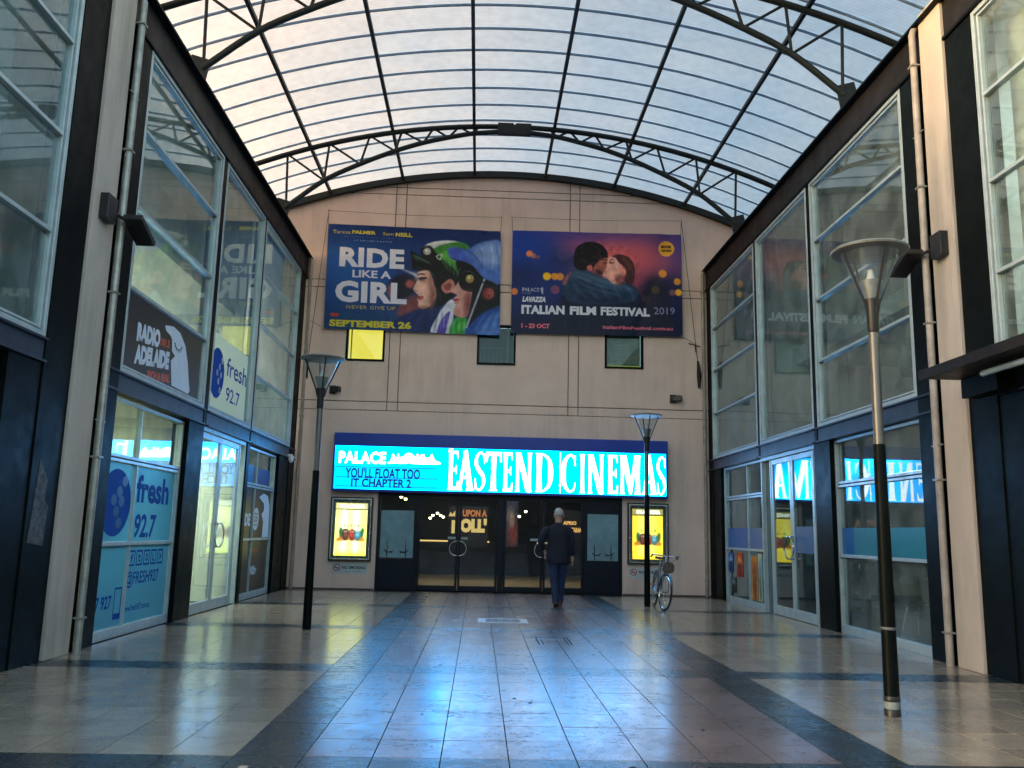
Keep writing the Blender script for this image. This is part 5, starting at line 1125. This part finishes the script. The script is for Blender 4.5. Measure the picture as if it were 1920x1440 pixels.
S1([(648,668),(654,678),(668,680)],4,(120,66,58)); S1([(662,716),(680,712),(700,716)],5,(150,48,52)); S1([(664,724),(682,728),(698,720)],6,(196,96,90)); S1([(680,690),(690,704),(704,712)],4,(170,112,98),1,.6)
S1([(700,778),(740,765),(768,716)],6,(70,36,34),1.2,.8); S1([(735,568),(755,610),(766,660)],6,(10,12,16),1,.9)
for k in range(9): S1([(770+k*18,470+k*12-(k%3)*14),(800+k*12,500+k*9),(830+k*7,560+k*5-(k%2)*20)],4,((24,78,34) if k%2 else (120,190,92)),1,.65)
S1([(700,430),(770,404),(860,400)],6,(240,242,240),1,.8); S1([(715,446),(790,420),(900,425)],4,(120,140,130),1,.7); S1([(720,430),(706,448),(712,474)],4,(90,94,98),.7); S1([(730,434),(744,452),(736,476)],4,(60,64,70),.7); C.disc(*B1(715,450),.008,(236,240,240),.6)
S1([(640,478),(690,500),(745,530)],5,(92,120,116),.8,.8); S1([(650,540),(700,556),(740,562)],5,(52,60,66),.8,.7)
S1([(800,640),(790,690),(800,740)],5,(44,48,58),1.2,.8); S1([(838,622),(866,640),(858,672),(836,684)],5,(226,156,144),.8,.8); S1([(836,640),(848,650),(840,670)],4,(96,44,44),.8)
face2 = ((920,552),(1000,560),(990,640),(975,690),(960,790),(935,822),(885,815),(868,792),(884,752),(868,722),(890,700),(854,682),(880,650),(905,612))
C.glow(*B1(880,668),.014,.03,(236,186,172),.7); C.glow(*B1(905,730),.018,.05,(226,170,156),.5); C.glow(*B1(905,800),.025,.03,(190,130,122),.6); C.glow(*B1(955,740),.016,.10,(110,58,56),.7)
S1([(868,684),(876,696),(890,694)],4,(96,46,44)); S1([(868,728),(886,724),(908,728)],5,(120,44,46)); S1([(872,742),(888,746),(902,740)],5,(176,92,86)); S1([(905,700),(915,720),(916,745)],4,(140,84,76),1,.7)
for k in range(7): S1([(925+k*6,705+k*12),(930+k*5,730+k*12)],3,(130,80,74),.8,.5)
S1([(905,575),(960,566),(1003,590)],5,(70,70,76),.8); S1([(903,640),(940,668),(998,664)],5,(56,54,60),.8); S1([(945,590),(975,588),(985,610)],3,(220,206,150),.7); S1([(1000,590),(1060,640),(1138,660)],10,(34,38,50),1,.9)
S1([(850,445),(900,436),(955,452),(1010,500),(1040,560)],5,(34,56,140),1,.8); S1([(1010,420),(1030,480),(1035,560)],4,(50,80,160),1,.7); S1([(1075,402),(1095,470),(1090,560)],6,(176,200,236),1.4,.7); S1([(1110,410),(1125,500),(1120,600)],5,(60,92,170),1.4,.7)
S1([(846,486),(905,512),(985,548)],5,(14,20,50),.9,.9); S1([(1050,665),(1090,668),(1094,700),(1066,722)],6,(196,104,94),1,.8); S1([(1060,690),(1074,700),(1070,712)],5,(70,26,28),1)
for k in range(6): S1([(800+k*12,770+k*10),(785+k*16,830),(780+k*16,905)],5,((150,150,196) if k%2 else (240,242,250)),1,.55)
for k in range(5): S1([(880+k*14,835),(870+k*16,870),(868+k*17,912)],5,((20,96,36) if k%2 else (130,214,110)),1,.7)
for k in range(6): S1([(990+k*26,900),(1020+k*22,850),(1060+k*16,800)],7,((20,50,120) if k%2 else (110,150,216)),2,.55)
for k in range(7): S1([(560+k*40,905),(600+k*34,850),(650+k*26,800)],7,((8,20,56) if k%2 else (44,74,140)),2.5,.5)
C.clip_noise(P1((500,915),(560,640),(720,380),(1140,390),(1140,915)), .04, 5)
def T1(s, x0, y0, x1, y1, col, **k):
    a = B1(x0, y0); c = B1(x1, y1); C.text(s, a[0], a[1], c[0], c[1], col, **k)
T1('Teresa',190,335,287,358,(196,186,70)); T1('PALMER',298,337,430,362,(214,200,60),off=.04); T1('Sam',470,346,532,366,(196,186,70)); T1('NEILL',543,347,635,373,(214,200,60),off=.04)
T1('THE INSPIRATIONAL TRUE STORY',236,370,588,386,(120,140,190)); T1('OF MICHELLE PAYNE',306,392,522,408,(120,140,190))
T1('RIDE',228,434,588,556,(214,216,230),off=.045,space=1.06); T1('LIKE A',296,562,513,612,(206,208,226),off=.03); T1('GIRL',200,622,602,756,(214,214,230),off=.045,space=1.06)
T1('NEVER GIVE UP',258,762,538,789,(176,160,70),off=.01,space=1.15); T1('SEPTEMBER 26',162,842,628,893,(206,196,50),off=.045)
C.poly([B1(167,808),B1(215,808),B1(215,824),B1(167,824)],(190,60,40),.5,sm=False)
C.noise(2.2,1)
bn1 = thing('banner', 'blue film banner with jockeys and the words RIDE LIKE A GIRL on the wall', 'banner', (-1.7, D-.12, 6.0))
q1 = ((-3.833,8.60),(.332,8.56),(-3.817,5.985),(.392,5.99))
def qfn(q, y):
    # affine over the corner average; both banners are almost true rectangles
    (x0,z0),(x1,z1),(x2,z2),(x3,z3) = q
    return lambda u, v, d=0: (x0+(x1-x0)*u+((x2-x0)+(x3-x1))/2*v, y-d, z0+(z1-z0)*u+((z2-z0)+(z3-z1))/2*v)
C.build('printed_sheet', ban_m, qfn(q1, D-.12), bn1, wr)
def hang(bn, q, side):
    (x0,z0),(x1,z1),(x2,z2),(x3,z3) = q
    b = MB(); y = D-.11
    b.tube([(x0-.02,y,z0+.34),((x0+x1)/2,y,(z0+z1)/2+.31),(x1+.01,y,z1+.36)], .006, 5)
    b.tube([(x0,y,z0-.02),(x0-.02,y,z0+.34),(x0-.03,D,z0+.42)], .007, 5); b.tube([(x1,y,z1-.02),(x1+.01,y,z1+.36),(x1+.03,D,z1+.44)], .007, 5)
    b.build('hanging_cord', mat('rope_brown',(0.16,0.12,0.10),.8), bn)
    b = MB()
    for x, z in ((x0+.03,z0-.03),(x1-.03,z1-.03),(x2+.03,z2+.03),(x3-.03,z3+.03)): b.lathe([(.012,-.012),(.02,0),(.012,.012)], 10, (x, y-.02, z))
    b.build('eyelet', M['chrome'], bn)
    b = MB()
    if side < 0: b.tube([(x0-.01,y,z0+.36),(-4.14,D-.06,5.2)], .007, 5); b.tube([(-4.14,D-.06,5.25),(-4.15,D-.05,4.95),(-4.12,D-.05,4.8)], [.03,.04,.015], 7); b.tube([(x2,y,z2+.05),(-4.13,D-.05,6.2)], .005, 5)
    else: b.tube([(x1+.01,y,z1+.36),(5.14,D-.06,5.4)], .007, 5); b.tube([(5.14,D-.06,5.5),(5.17,D-.05,5.15),(5.16,D-.05,4.85)], [.025,.06,.03], 7); b.tube([(x3,y,z3+.02),(5.1,D-.05,5.9)], .005, 5); b.tube([(4.92,D-.04,5.93),(5.2,D-.04,5.86)], .012, 5); b.tube([(5.08,D-.04,5.9),(5.09,D-.04,5.72)], .01, 5)
    b.build('tie_rope', mat('dark_rope',(0.015,0.014,0.014),.8), bn)
hang(bn1, q1, -1)
def B2(x, y):
    yt = 332+(x-62)*28/950; yb = 915+(x-52)*23/968; v = (y-yt)/(yb-yt); xl = 62-10*v; xr = 1012+8*v; return ((x-xl)/(xr-xl), v)
def P2(*pts): return [B2(*p) for p in pts]
C = Canvas(480, 295, 1.6)
C.c[:] = (24,36,92); C.glow(.05,.1,.45,.6,(18,62,160),.95); C.glow(.60,.22,.24,.26,(238,108,108),.97); C.glow(.80,.25,.24,.24,(214,96,108),.9); C.glow(.36,.12,.10,.10,(170,86,128),.6); C.glow(.5,.0,.4,.10,(96,70,150),.7)
C.glow(.72,.52,.1,.12,(190,70,90),.7); C.glow(.9,.55,.12,.15,(30,36,66),.9); C.glow(.5,1.0,1.2,.28,(14,22,56),.95); C.glow(.3,.28,.08,.1,(22,40,90),.8); C.glow(.03,.45,.2,.15,(16,30,84),.8); C.glow(1.0,.1,.14,.3,(86,70,150),.7)
for x, y, r, c, a in ((157,467,19,(230,130,80),.95),(180,480,16,(210,120,90),.7),(205,488,12,(170,100,100),.6),(255,597,23,(246,190,40),1),(298,597,21,(240,150,50),.95),(328,598,22,(240,150,60),.9),(300,672,26,(190,96,104),.6),(72,682,20,(232,130,70),.95),(907,583,23,(240,156,60),1),(990,628,20,(240,160,50),.95),(867,675,23,(240,200,40),1),(997,690,20,(244,180,50),1),(962,690,18,(170,110,100),.7),(812,725,22,(196,140,110),.8),(350,470,40,(140,90,150),.25)):
    C.disc(*B2(x,y), r/958, c, .8, a)
C.poly(P2((780,700),(800,640),(860,600),(900,620),(940,720),(960,900),(780,900)),(34,32,52),8,.8)
C.poly(P2((300,912),(330,760),(345,650),(400,600),(700,640),(770,690),(800,800),(870,912)),(20,28,56),2.5)
C.poly(P2((340,700),(348,640),(372,585),(410,556),(480,566),(560,600),(680,636),(752,662),(768,700),(742,738),(640,752),(520,760),(400,742)),(30,54,84),1.5)
C.poly(P2((385,590),(430,566),(560,606),(700,650),(745,680),(640,670),(500,630)),(70,98,126),4,.8); C.poly(P2((420,690),(560,720),(700,712),(640,745),(480,745)),(16,28,60),5,.8); C.poly(P2((342,640),(356,600),(392,566),(382,590),(362,640)),(170,96,96),1.5,.9)
C.poly(P2((404,505),(416,440),(450,410),(500,398),(555,412),(590,448),(596,490),(575,520),(535,535),(520,560),(480,560),(440,560),(412,545)),(22,16,22),1.2)
for k in range(40):
    a = k*2.4; C.disc(*B2(495+80*math.cos(a)*(.6+.4*((k*7)%5)/5),470+62*math.sin(a)*(.6+.4*((k*3)%5)/5)), .010, (44,30,38) if k%2 else (10,8,12), .8, .7)
C.poly(P2((520,540),(560,500),(590,492),(602,520),(590,556),(572,592),(540,584),(520,570)),(158,88,80),1.2); C.poly(P2((528,560),(560,570),(575,592),(545,585)),(52,28,30),1.5,.8); C.poly(P2((478,545),(500,530),(512,556),(492,564)),(190,104,92),1)
C.poly(P2((602,490),(640,484),(672,520),(682,580),(670,635),(625,640),(596,612),(566,598),(576,570),(588,548)),(226,160,148),1.2); C.poly(P2((640,600),(680,590),(676,640),(650,640)),(150,84,82),3,.8); C.poly(P2((606,512),(636,515),(634,523),(606,520)),(90,44,44),.6)
C.poly(P2((618,484),(665,472),(715,490),(742,530),(748,580),(735,645),(690,628),(700,585),(692,545),(660,520),(640,492)),(64,34,36),1.2); C.poly(P2((660,480),(710,500),(735,560),(715,560),(690,510)),(110,62,58),3,.7); C.poly(P2((665,560),(695,548),(700,580),(678,596)),(222,140,126),1)
C.disc(*B2(928,441),.047,(236,170,58),.5)
S2 = lambda pts, w, col, bl=.6, a=1.0: C.stroke(P2(*pts), w/600, col, bl, a)
C.glow(*B2(625,520),.02,.05,(246,196,180),.6); C.glow(*B2(600,580),.02,.04,(238,176,160),.5); C.glow(*B2(655,620),.02,.05,(120,60,60),.6); C.glow(*B2(560,520),.015,.04,(190,112,98),.6); C.glow(*B2(545,575),.02,.03,(60,30,34),.6)
S2([(604,508),(618,502),(636,506)],4,(60,26,28)); S2([(602,520),(616,524),(634,519)],4,(44,18,22)); S2([(574,562),(584,572),(580,588)],4,(160,84,78)); S2([(566,596),(582,600),(594,606)],5,(170,64,70)); S2([(640,630),(668,600),(684,560)],5,(150,84,78),1.5,.7)
S2([(556,505),(576,500),(594,508)],5,(34,16,18)); S2([(566,520),(582,522),(596,518)],4,(40,20,22)); S2([(482,546),(502,538),(508,556),(494,564)],4,(214,132,116),.7)
for k in range(26):
    a = k*1.9; r = .4+.6*((k*5)%7)/7; x, y = 498+84*math.cos(a)*r, 468+64*math.sin(a)*r
    S2([(x-9,y-3),(x,y-9),(x+9,y-1),(x+5,y+7)],4,((58,42,48) if k%3 else (6,5,8)),.6,.8)
for k in range(9): S2([(640+k*11,484+k*3),(672+k*9,520+k*6),(704+k*5,575+k*6),(700+k*5,625)],4,((130,78,68) if k%2 else (34,16,20)),.8,.6)
for k in range(9): S2([(385+k*40,590+k*8),(405+k*40,640+k*6),(440+k*38,690+k*5),(500+k*30,735)],7,((14,30,54) if k%2 else (88,116,140)),1.8,.5)
for k in range(5): S2([(372+k*8,600-k*6),(440,590+k*14),(560,640+k*14),(690,672+k*12)],5,((110,138,158) if k%2 else (18,34,60)),1.6,.45)
for k in range(7): S2([(345+k*60,760),(360+k*60,820),(350+k*62,900)],9,((10,16,40) if k%2 else (36,50,86)),3,.5)
C.clip_noise(P2((300,912),(345,640),(410,420),(540,390),(760,480),(790,800),(870,912)), .05, 4)
def T2(s, x0, y0, x1, y1, col, **k):
    a = B2(x0, y0); c = B2(x1, y1); C.text(s, a[0], a[1], c[0], c[1], col, **k)
T2('BOOK',898,420,960,438,(40,24,16),off=.08); T2('NOW!',900,443,956,460,(40,24,16),off=.08)
T2('PALACE',118,660,212,683,(190,192,210)); T2('Presents',118,685,165,696,(130,134,170)); C.poly(P2((220,664),(232,660),(234,690),(228,696),(222,680)),(170,172,196),.5)
T2('LAVAZZA',116,709,247,743,(216,216,228),off=.06,shear=.25)
T2('ITALIAN',113,757,353,812,(218,220,232),off=.05,space=1.04); T2('FILM',383,765,530,817,(218,220,232),off=.05,space=1.04); T2('FESTIVAL',556,769,834,824,(218,220,232),off=.05,space=1.04)
T2('2019',858,772,975,814,(140,146,190),off=-.0); T2('1 - 23 OCT',112,860,270,889,(226,110,130),off=.04); T2('ItalianFilmFestival.com.au',568,874,965,902,(220,110,134),off=.03)
C.noise(2.2,1)
bn2 = thing('banner', 'dark blue and pink film festival banner with an embracing couple', 'banner', (2.7, D-.12, 6.05))
q2 = ((.617,8.595),(4.75,8.635),(.632,6.04),(4.765,6.065))
C.build('printed_sheet', ban_m, qfn(q2, D-.12), bn2, wr)
hang(bn2, q2, 1)

# ------------------------------------------------------------------ lamp posts
lampglass = glass('lamp_glass', tint=(.90,.94,.96), dirt=.10, boost=1.0)
POLE = mat('brushed_pole', (.13,.125,.12), .42, metal=.6, var=.02, scale=8)
def make_lamp(loc, label, rot=0, hs=1.0, extra=False):
    t = thing('lamp_post', label, 'lamp post', loc, rot, 'lamp posts down the arcade', local=True)
    b = MB(); b.lathe([(.060,0),(.060,.012),(.0585,.4),(.054,1.2),(.048,2.13),(.046,2.14)], 20); b.build('black_sleeve', M['steel'], t, smooth=True)
    if extra:
        b = MB(); b.lathe([(.0635,0),(.0635,.05),(.062,.052)], 20); b.lathe([(.062,.112),(.064,.115),(.064,.14),(.060,.15)], 20); b.build('base_collar', M['black'], t, smooth=True)
        b = MB(); b.lathe([(.0625,.055),(.0630,.06),(.0632,.11)], 20); b.build('grey_tape', mat('grey_tape',(.18,.22,.21),.6,var=.2), t, smooth=True)
        b = MB(); b.lathe([(.0575,.655),(.0605,.66),(.0605,.672),(.0575,.677)], 20); b.build('cable_tie', mat('grey_tie',(.10,.11,.11),.5), t, smooth=True)
    H = 3.10*hs; b = MB(); b.lathe([(.041,2.14),(.041,H)], 20); b.build('steel_pole', POLE, t, smooth=True)
    b = MB(); b.lathe([(.043,H-.09),(.047,H-.08),(.050,H+.10),(.066,H+.20),(.058,H+.20),(.0,H+.19)], 20); b.build('collar', M['black'], t, smooth=True)
    b = MB(); b.lathe([(.060,H+.18),(.235,H+.60)], 28); b.build('glass_cone', lampglass, t, smooth=True)
    b = MB(); b.lathe([(.035,H+.15),(.058,H+.22),(.098,H+.36),(.092,H+.36),(.03,H+.24)], 20); b.build('reflector_cup', mat('grey_reflector',(.30,.30,.29),.35,metal=.5), t, smooth=True)
    b = MB(); b.lathe([(.0,H+.25),(.03,H+.26),(.034,H+.40),(.018,H+.46),(0,H+.47)], 14); b.build('bulb', mat('frosted_bulb',(.65,.66,.66),.3), t, smooth=True)
    for k in range(4):
        a = k*math.pi/2; c, s = math.cos(a), math.sin(a)
        b = MB(); b.tube([(c*.050,s*.050,H+.08),(c*.072,s*.072,H+.18),(c*.246,s*.246,H+.605)], .0105, 6); b.build('rib', M['black'], t, smooth=True)
    b = MB(); b.lathe([(0,H+.612),(.235,H+.606),(.312,H+.616),(.320,H+.630),(.30,H+.645),(.16,H+.672),(0,H+.684)], 36); b.build('cap_disc', mat('grey_cap_paint',(.20,.21,.20),.42,var=.12), t, smooth=True)
    return t
L1 = make_lamp((-2.283, 12.10, 0), 'lamp post on the left, black lower sleeve, in front of the left shop doors', .35)
L2 = make_lamp((3.312, 17.04, 0), 'farthest lamp post with the bicycle beside it and poster case behind', .1)
L3 = make_lamp((3.295, 6.98, 0), 'nearest lamp post at the right, taped base, tall in front of the shop window', .12, 1.025, True)

# ------------------------------------------------------------------ bicycle
bk_ = thing('bicycle', 'silver bicycle leaning beside the farthest lamp post, front wheel towards the viewer', 'bicycle', (3.445, 16.60, 0), math.radians(-92.5), local=True)
bk_.rotation_euler = (math.radians(-5.0), 0, math.radians(-92.5))
SIL = mat('silver_frame_paint', (.16,.18,.20), .3, metal=.7, var=.05); RUB = mat('tyre_rubber', (.015,.015,.016), .75)
def wheel(x, steer, nm):
    Rr = .335; ca, sa = math.cos(steer), math.sin(steer)
    f = lambda r, a, y=0: (x + r*math.cos(a)*ca - y*sa, r*math.cos(a)*sa + y*ca, Rr + r*math.sin(a))
    b = MB(); pts = [f(Rr-.018, 2*math.pi*k/40) for k in range(41)]; b.tube(pts, .018, 8, cap=False); ty = b.build('tyre', RUB, bk_, smooth=True)
    b = MB(); b.tube([f(Rr-.045, 2*math.pi*k/40) for k in range(41)], .011, 6, cap=False); r = b.build('rim', M['chrome'], ty, smooth=True)
    b = MB()
    for k in range(28):
        a = 2*math.pi*k/28; b.tube([f(.02, a+(.5 if k%2 else -.5), .03 if k%4<2 else -.03), f(Rr-.05, a)], .0016, 3, cap=False)
    b.build('spokes', M['chrome'], ty)
    b = MB(); b.tube([f(0,0,-.05), f(0,0,.05)], .018, 10); b.build('hub', M['chrome'], ty, smooth=True)
    b = MB(); b.tube([f(Rr+.022, a) for a in np.linspace(.35, 2.9, 20)], .014, 6); b.build('mudguard', SIL, bk_, smooth=True)
wheel(.56, math.radians(11), 'front'); wheel(-.56, 0, 'rear')
b = MB(); HT = (.40,0,.86); HB = (.44,0,.70); BB = (-.10,0,.28); ST = (-.24,0,.78)
b.tube([HT,HB], .022, 10); b.tube([HB,BB], .018, 10); b.tube([HT,ST], .015, 10); b.tube([BB,ST], .017, 10)
for s in (-1,1): b.tube([(BB[0],s*.03,BB[2]),(-.56,s*.06,.335)], .010, 8); b.tube([(ST[0],s*.02,ST[2]-.05),(-.56,s*.06,.335)], .009, 8)
b.build('frame', SIL, bk_, smooth=True)
b = MB()
for s in (-1,1): b.tube([(.445,s*.03,.70),(.50,s*.055,.60),(.56,s*.055,.335)], .011, 8)
b.build('fork', SIL, bk_, smooth=True)
b = MB(); b.tube([HT,(.38,0,.98)], .014, 8); b.tube([(.22,-.24,.97),(.32,-.235,1.0),(.41,-.15,.99),(.40,0,.985),(.41,.15,.99),(.32,.235,1.0),(.22,.24,.97)], .012, 8); b.build('handlebar', M['chrome'], bk_, smooth=True)
for s in (-1,1):
    b = MB(); b.tube([(.28,s*.237,.992),(.15,s*.245,.95)], .017, 8); b.build('grip', M['black'], bk_, smooth=True)
    b = MB(); b.tube([(.36,s*.2,.985),(.42,s*.16,.93),(.46,s*.05,.86)], .004, 5); b.build('brake_cable', M['black'], bk_)
b = MB(); b.tube([(-.24,0,.78),(-.265,0,.90)], .013, 8); b.build('seat_post', M['chrome'], bk_, smooth=True)
b = MB(); b.prism(smooth([(-.42,-.075),(-.30,-.08),(-.16,-.03),(-.10,0),(-.16,.03),(-.30,.08),(-.42,.075),(-.44,0)],4), lambda u,v,d:(u,v,.91+d), 0, .045); b.build('saddle', M['black'], bk_, bevel=.01)
b = MB(); b.prism(smooth([(-.09,.70),(.09,.70),(.11,.80),(.08,.87),(-.07,.88),(-.11,.80)],3), lambda u,v,d:(.55+d,u*.9+.02,v), -.06, .08); b.build('bag', mat('brown_bag',(.09,.07,.055),.8,var=.3,scale=20), bk_, bevel=.02)
b = MB(); b.lathe([(.0,-.02),(.03,-.015),(.035,.0),(0,.01)], 12, (.46,0,.93)); b.build('headlight', M['chrome'], bk_, smooth=True)
b = MB(); b.tube([(-.10,-.07,.28),(-.10,.07,.28)], .02, 10); b.tube([(-.10,.08,.28),(-.02,.08,.13)], .008, 6); b.tube([(-.10,-.08,.28),(-.18,-.08,.43)], .008, 6); b.box(-.07,.08,.115,.03,.16,.135); b.box(-.23,-.16,.42,-.13,-.08,.44); b.build('crank', M['chrome'], bk_)

# ------------------------------------------------------------------ walking man
PX0, PY0 = 1.514, 16.50
man = None
def skin_mesh(name, verts, edges, radii, m, sub=2):
    me = bpy.data.meshes.new(name); me.from_pydata(verts, edges, []); me.update()
    o = bpy.data.objects.new(name, me); COL.objects.link(o)
    md = o.modifiers.new('skin', 'SKIN'); md.use_smooth_shade = True
    for i, r in enumerate(radii):
        v = me.skin_vertices[0].data[i]; v.radius = r if isinstance(r, tuple) else (r, r)
    me.skin_vertices[0].data[0].use_root = True
    s = o.modifiers.new('sub', 'SUBSURF'); s.levels = sub; s.render_levels = sub
    dg = bpy.context.evaluated_depsgraph_get(); nm = bpy.data.meshes.new_from_object(o.evaluated_get(dg)); nm.name = name
    bpy.data.objects.remove(o); nm.materials.clear(); nm.materials.append(m)
    for p in nm.polygons: p.use_smooth = True
    o = bpy.data.objects.new(name, nm); COL.objects.link(o); return o
SK = mat('skin', (.42,.24,.17), .55, var=.05)
V = [(0,0,.95),(0,0,1.10),(0,.01,1.28),(.0,.02,1.43),(.005,.03,1.53),(.01,.05,1.62),(.01,.06,1.72),(.01,.05,1.79)]
R_ = [(.11,.08),(.10,.08),(.12,.08),(.08,.06),(.055,.055),(.075,.085),(.082,.10),(.05,.06)]
E = [(k,k+1) for k in range(7)]
def chain(parent, pts, rs):
    p = parent
    for q, r in zip(pts, rs): V.append(q); R_.append(r); E.append((p, len(V)-1)); p = len(V)-1
    return p
lh = chain(3, [(-.15,0,1.42),(-.33,-.05,1.20),(-.27,.06,1.06),(-.245,.085,1.02),(-.235,.10,.975)], [.035,.035,.030,(.040,.022),(.042,.02)])
rh = chain(3, [(.15,0,1.42),(.255,-.02,1.18),(.275,.06,.95),(.28,.07,.91),(.283,.08,.865)], [.035,.035,.030,(.022,.040),(.02,.042)])
for h, s in ((lh,-1),(rh,1)):
    hx, hy, hz = V[h]
    for k in range(4):
        dy = -.030+.020*k; L_ = (.07,.08,.075,.06)[k]
        chain(h, [(hx+s*.004,hy+dy,hz-.035),(hx+s*.0,hy+dy*1.1+.006,hz-.035-L_*.5),(hx-s*.012,hy+dy*1.1+.012,hz-.035-L_)], [.0095,.009,.007])
    chain(h-1 if False else h, [(hx-s*.012,hy+.045,hz+.005),(hx-s*.02,hy+.06,hz-.03)], [.012,.009])
ll = chain(0, [(-.09,0,.90),(-.075,.0,.50),(-.045,-.13,.14),(-.035,-.10,.06)], [.085,.055,.04,.035])
rl = chain(0, [(.09,.0,.90),(.085,.10,.50),(.06,.12,.10),(.06,.17,.05)], [.085,.055,.04,.035])
man = skin_mesh('person', V, E, R_, SK)
man.location = (PX0, PY0, 0)
tag(man, 'grey-haired person seen from behind, dark jacket and blue jeans, walking to the doors', 'person')
def loft(rings, n=20):
    b = MB()
    for z, rx, ry, cx, cy in rings:
        for k in range(n):
            a = 2*math.pi*k/n; c, s = math.cos(a), math.sin(a); e = .82
            b.v.append((cx+rx*abs(c)**e*(1 if c>0 else -1), cy+ry*abs(s)**e*(1 if s>0 else -1), z))
    for i in range(len(rings)-1):
        for k in range(n): b.f.append((i*n+k, i*n+(k+1)%n, (i+1)*n+(k+1)%n, (i+1)*n+k))
    return b
JK = mat('navy_wool', (.003,.006,.020), .85, var=.2, scale=30, bump=.2, bscale=60); JE = mat('blue_denim', (.010,.024,.070), .85, var=.3, scale=12, bump=.2); SH = mat('brown_leather', (.10,.032,.018), .45)
b = loft([(.80,.222,.150,0,0),(.81,.228,.155,0,0),(.90,.226,.150,0,0),(1.02,.208,.138,0,0),(1.14,.200,.132,0,.005),(1.28,.215,.140,0,.01),(1.38,.225,.135,0,.01),(1.45,.205,.115,0,.01),(1.495,.145,.088,0,.015),(1.53,.078,.070,.002,.02)], 24)
jo = b.build('jacket', JK, man, smooth=True); jo.location = (0,0,0)
b = MB(); b.tube([(-.17,0,1.44),(-.225,-.01,1.40),(-.29,-.035,1.30),(-.335,-.05,1.20),(-.315,.0,1.12),(-.28,.05,1.06)], [.07,.078,.066,.062,.056,.050], 14); b.build('sleeve', JK, man, smooth=True)
b = MB(); b.tube([(.17,0,1.44),(.218,0,1.40),(.245,-.01,1.28),(.262,-.015,1.17),(.272,.03,1.05),(.280,.055,.955)], [.07,.078,.066,.060,.055,.048], 14); b.build('sleeve', JK, man, smooth=True)
b = loft([(1.515,.074,.070,.002,.03),(1.555,.066,.064,.003,.035),(1.56,.060,.058,.003,.035)], 16); b.build('collar', JK, man, smooth=True)
b = MB(); b.tube([(-.01,0,.98),(-.075,0,.90),(-.082,-.0,.70),(-.075,.0,.50),(-.058,-.07,.30),(-.045,-.125,.12),(-.042,-.125,.085)], [.10,.115,.095,.075,.068,.062,.064], 16); b.build('trouser_leg', JE, man, smooth=True)
b = MB(); b.tube([(.01,0,.98),(.078,.0,.90),(.088,.05,.70),(.085,.10,.50),(.075,.115,.30),(.062,.12,.10),(.061,.12,.065)], [.10,.115,.095,.075,.068,.062,.064], 16); b.build('trouser_leg', JE, man, smooth=True)
def shoe(x, y, z, pitch):
    b = loft([(0,.046,.135,0,.05),(.02,.048,.138,0,.05),(.045,.044,.125,0,.045),(.075,.038,.085,0,.01),(.11,.036,.05,0,-.02)], 16)
    n = len(b.v); b.f.append(tuple(range(16))[::-1]); b.f.append(tuple(range(64,80)))
    c, s = math.cos(pitch), math.sin(pitch); b.v = [(x+p[0], y+p[1]*c+p[2]*s, z+p[2]*c-p[1]*s) for p in b.v]
    o = b.build('shoe', SH, man, smooth=True); return o
shoe(-.035,-.115,.045,.30); shoe(.060,.125,.0,0.0)
hb = MB(); n = 18
for i in range(9):
    th = math.pi*.5*i/8*1.25
    for k in range(n):
        a = 2*math.pi*k/n; r = math.sin(th); back_ = 1.0 if math.sin(a) < .2 else .92
        z = 1.735+.102*math.cos(th)
        if math.sin(a) > .3: z = max(z, 1.755)
        hb.v.append((.01+.088*r*math.cos(a)*back_, .045+.108*r*math.sin(a)*back_, z))
for i in range(8):
    for k in range(n): hb.f.append((i*n+k, i*n+(k+1)%n, (i+1)*n+(k+1)%n, (i+1)*n+k))
hb.build('hair', mat('grey_hair',(.42,.42,.42),.7,var=.2,scale=60,bump=.6,bscale=150), man, smooth=True)
for s in (-1,1):
    b = MB(); b.prism(smooth([(-.015,1.655),(.012,1.66),(.018,1.70),(.0,1.722),(-.018,1.70)],3), lambda u,v,d:(.01+s*(.082+d),.055+u,v), 0, .014); b.build('ear', SK, man, smooth=True)

# small things on the floor and wall
for (x, y, r), lb in zip(((-1.23,8.93,.035),(.95,5.35,.022),(-1.3,5.25,.03),(3.0,8.75,.025)), ('pale round floor stud in the dark band crossing at left','dark spot of gum on the near dark band','pale disc of chewing gum on the near left dark band','pale stud where two dark bands cross at right')):
    b = MB(); b.lathe([(0,.004),(r*.8,.0035),(r,.0005)], 12, (x,y,0)); tag(b.build('floor_stud' if 'stud' in lb else 'gum_spot', M['pipe_s'] if 'stud' in lb else (M['black'] if 'dark spot' in lb else M['pipe']), smooth=True), lb, 'floor spot')

for o in list(bpy.data.objects):
    if '_l' in o.keys(): del o['_l']

# unseen low building behind the viewer, added to darken the door glass reflections
ob = thing('added_street_building', 'unseen low brick building added behind the viewer to darken the door reflections', 'building', (0, -24, 0))
b = MB(); b.box(-40,-34,-.05,40,-24,6.5); b.build('wall', mat('added_building_brick',(.05,.035,.03),.9,var=.3,scale=3), ob)
b = MB(); b.box(-40.2,-34.2,6.5,40.2,-23.8,6.8); b.build('parapet', M['asphalt'], ob)
for k in range(8):
    b = MB(); b.box(-30+k*8,-24.03,1.0,-26.5+k*8,-24.001,3.2); b.build('window', M['steel'], ob)
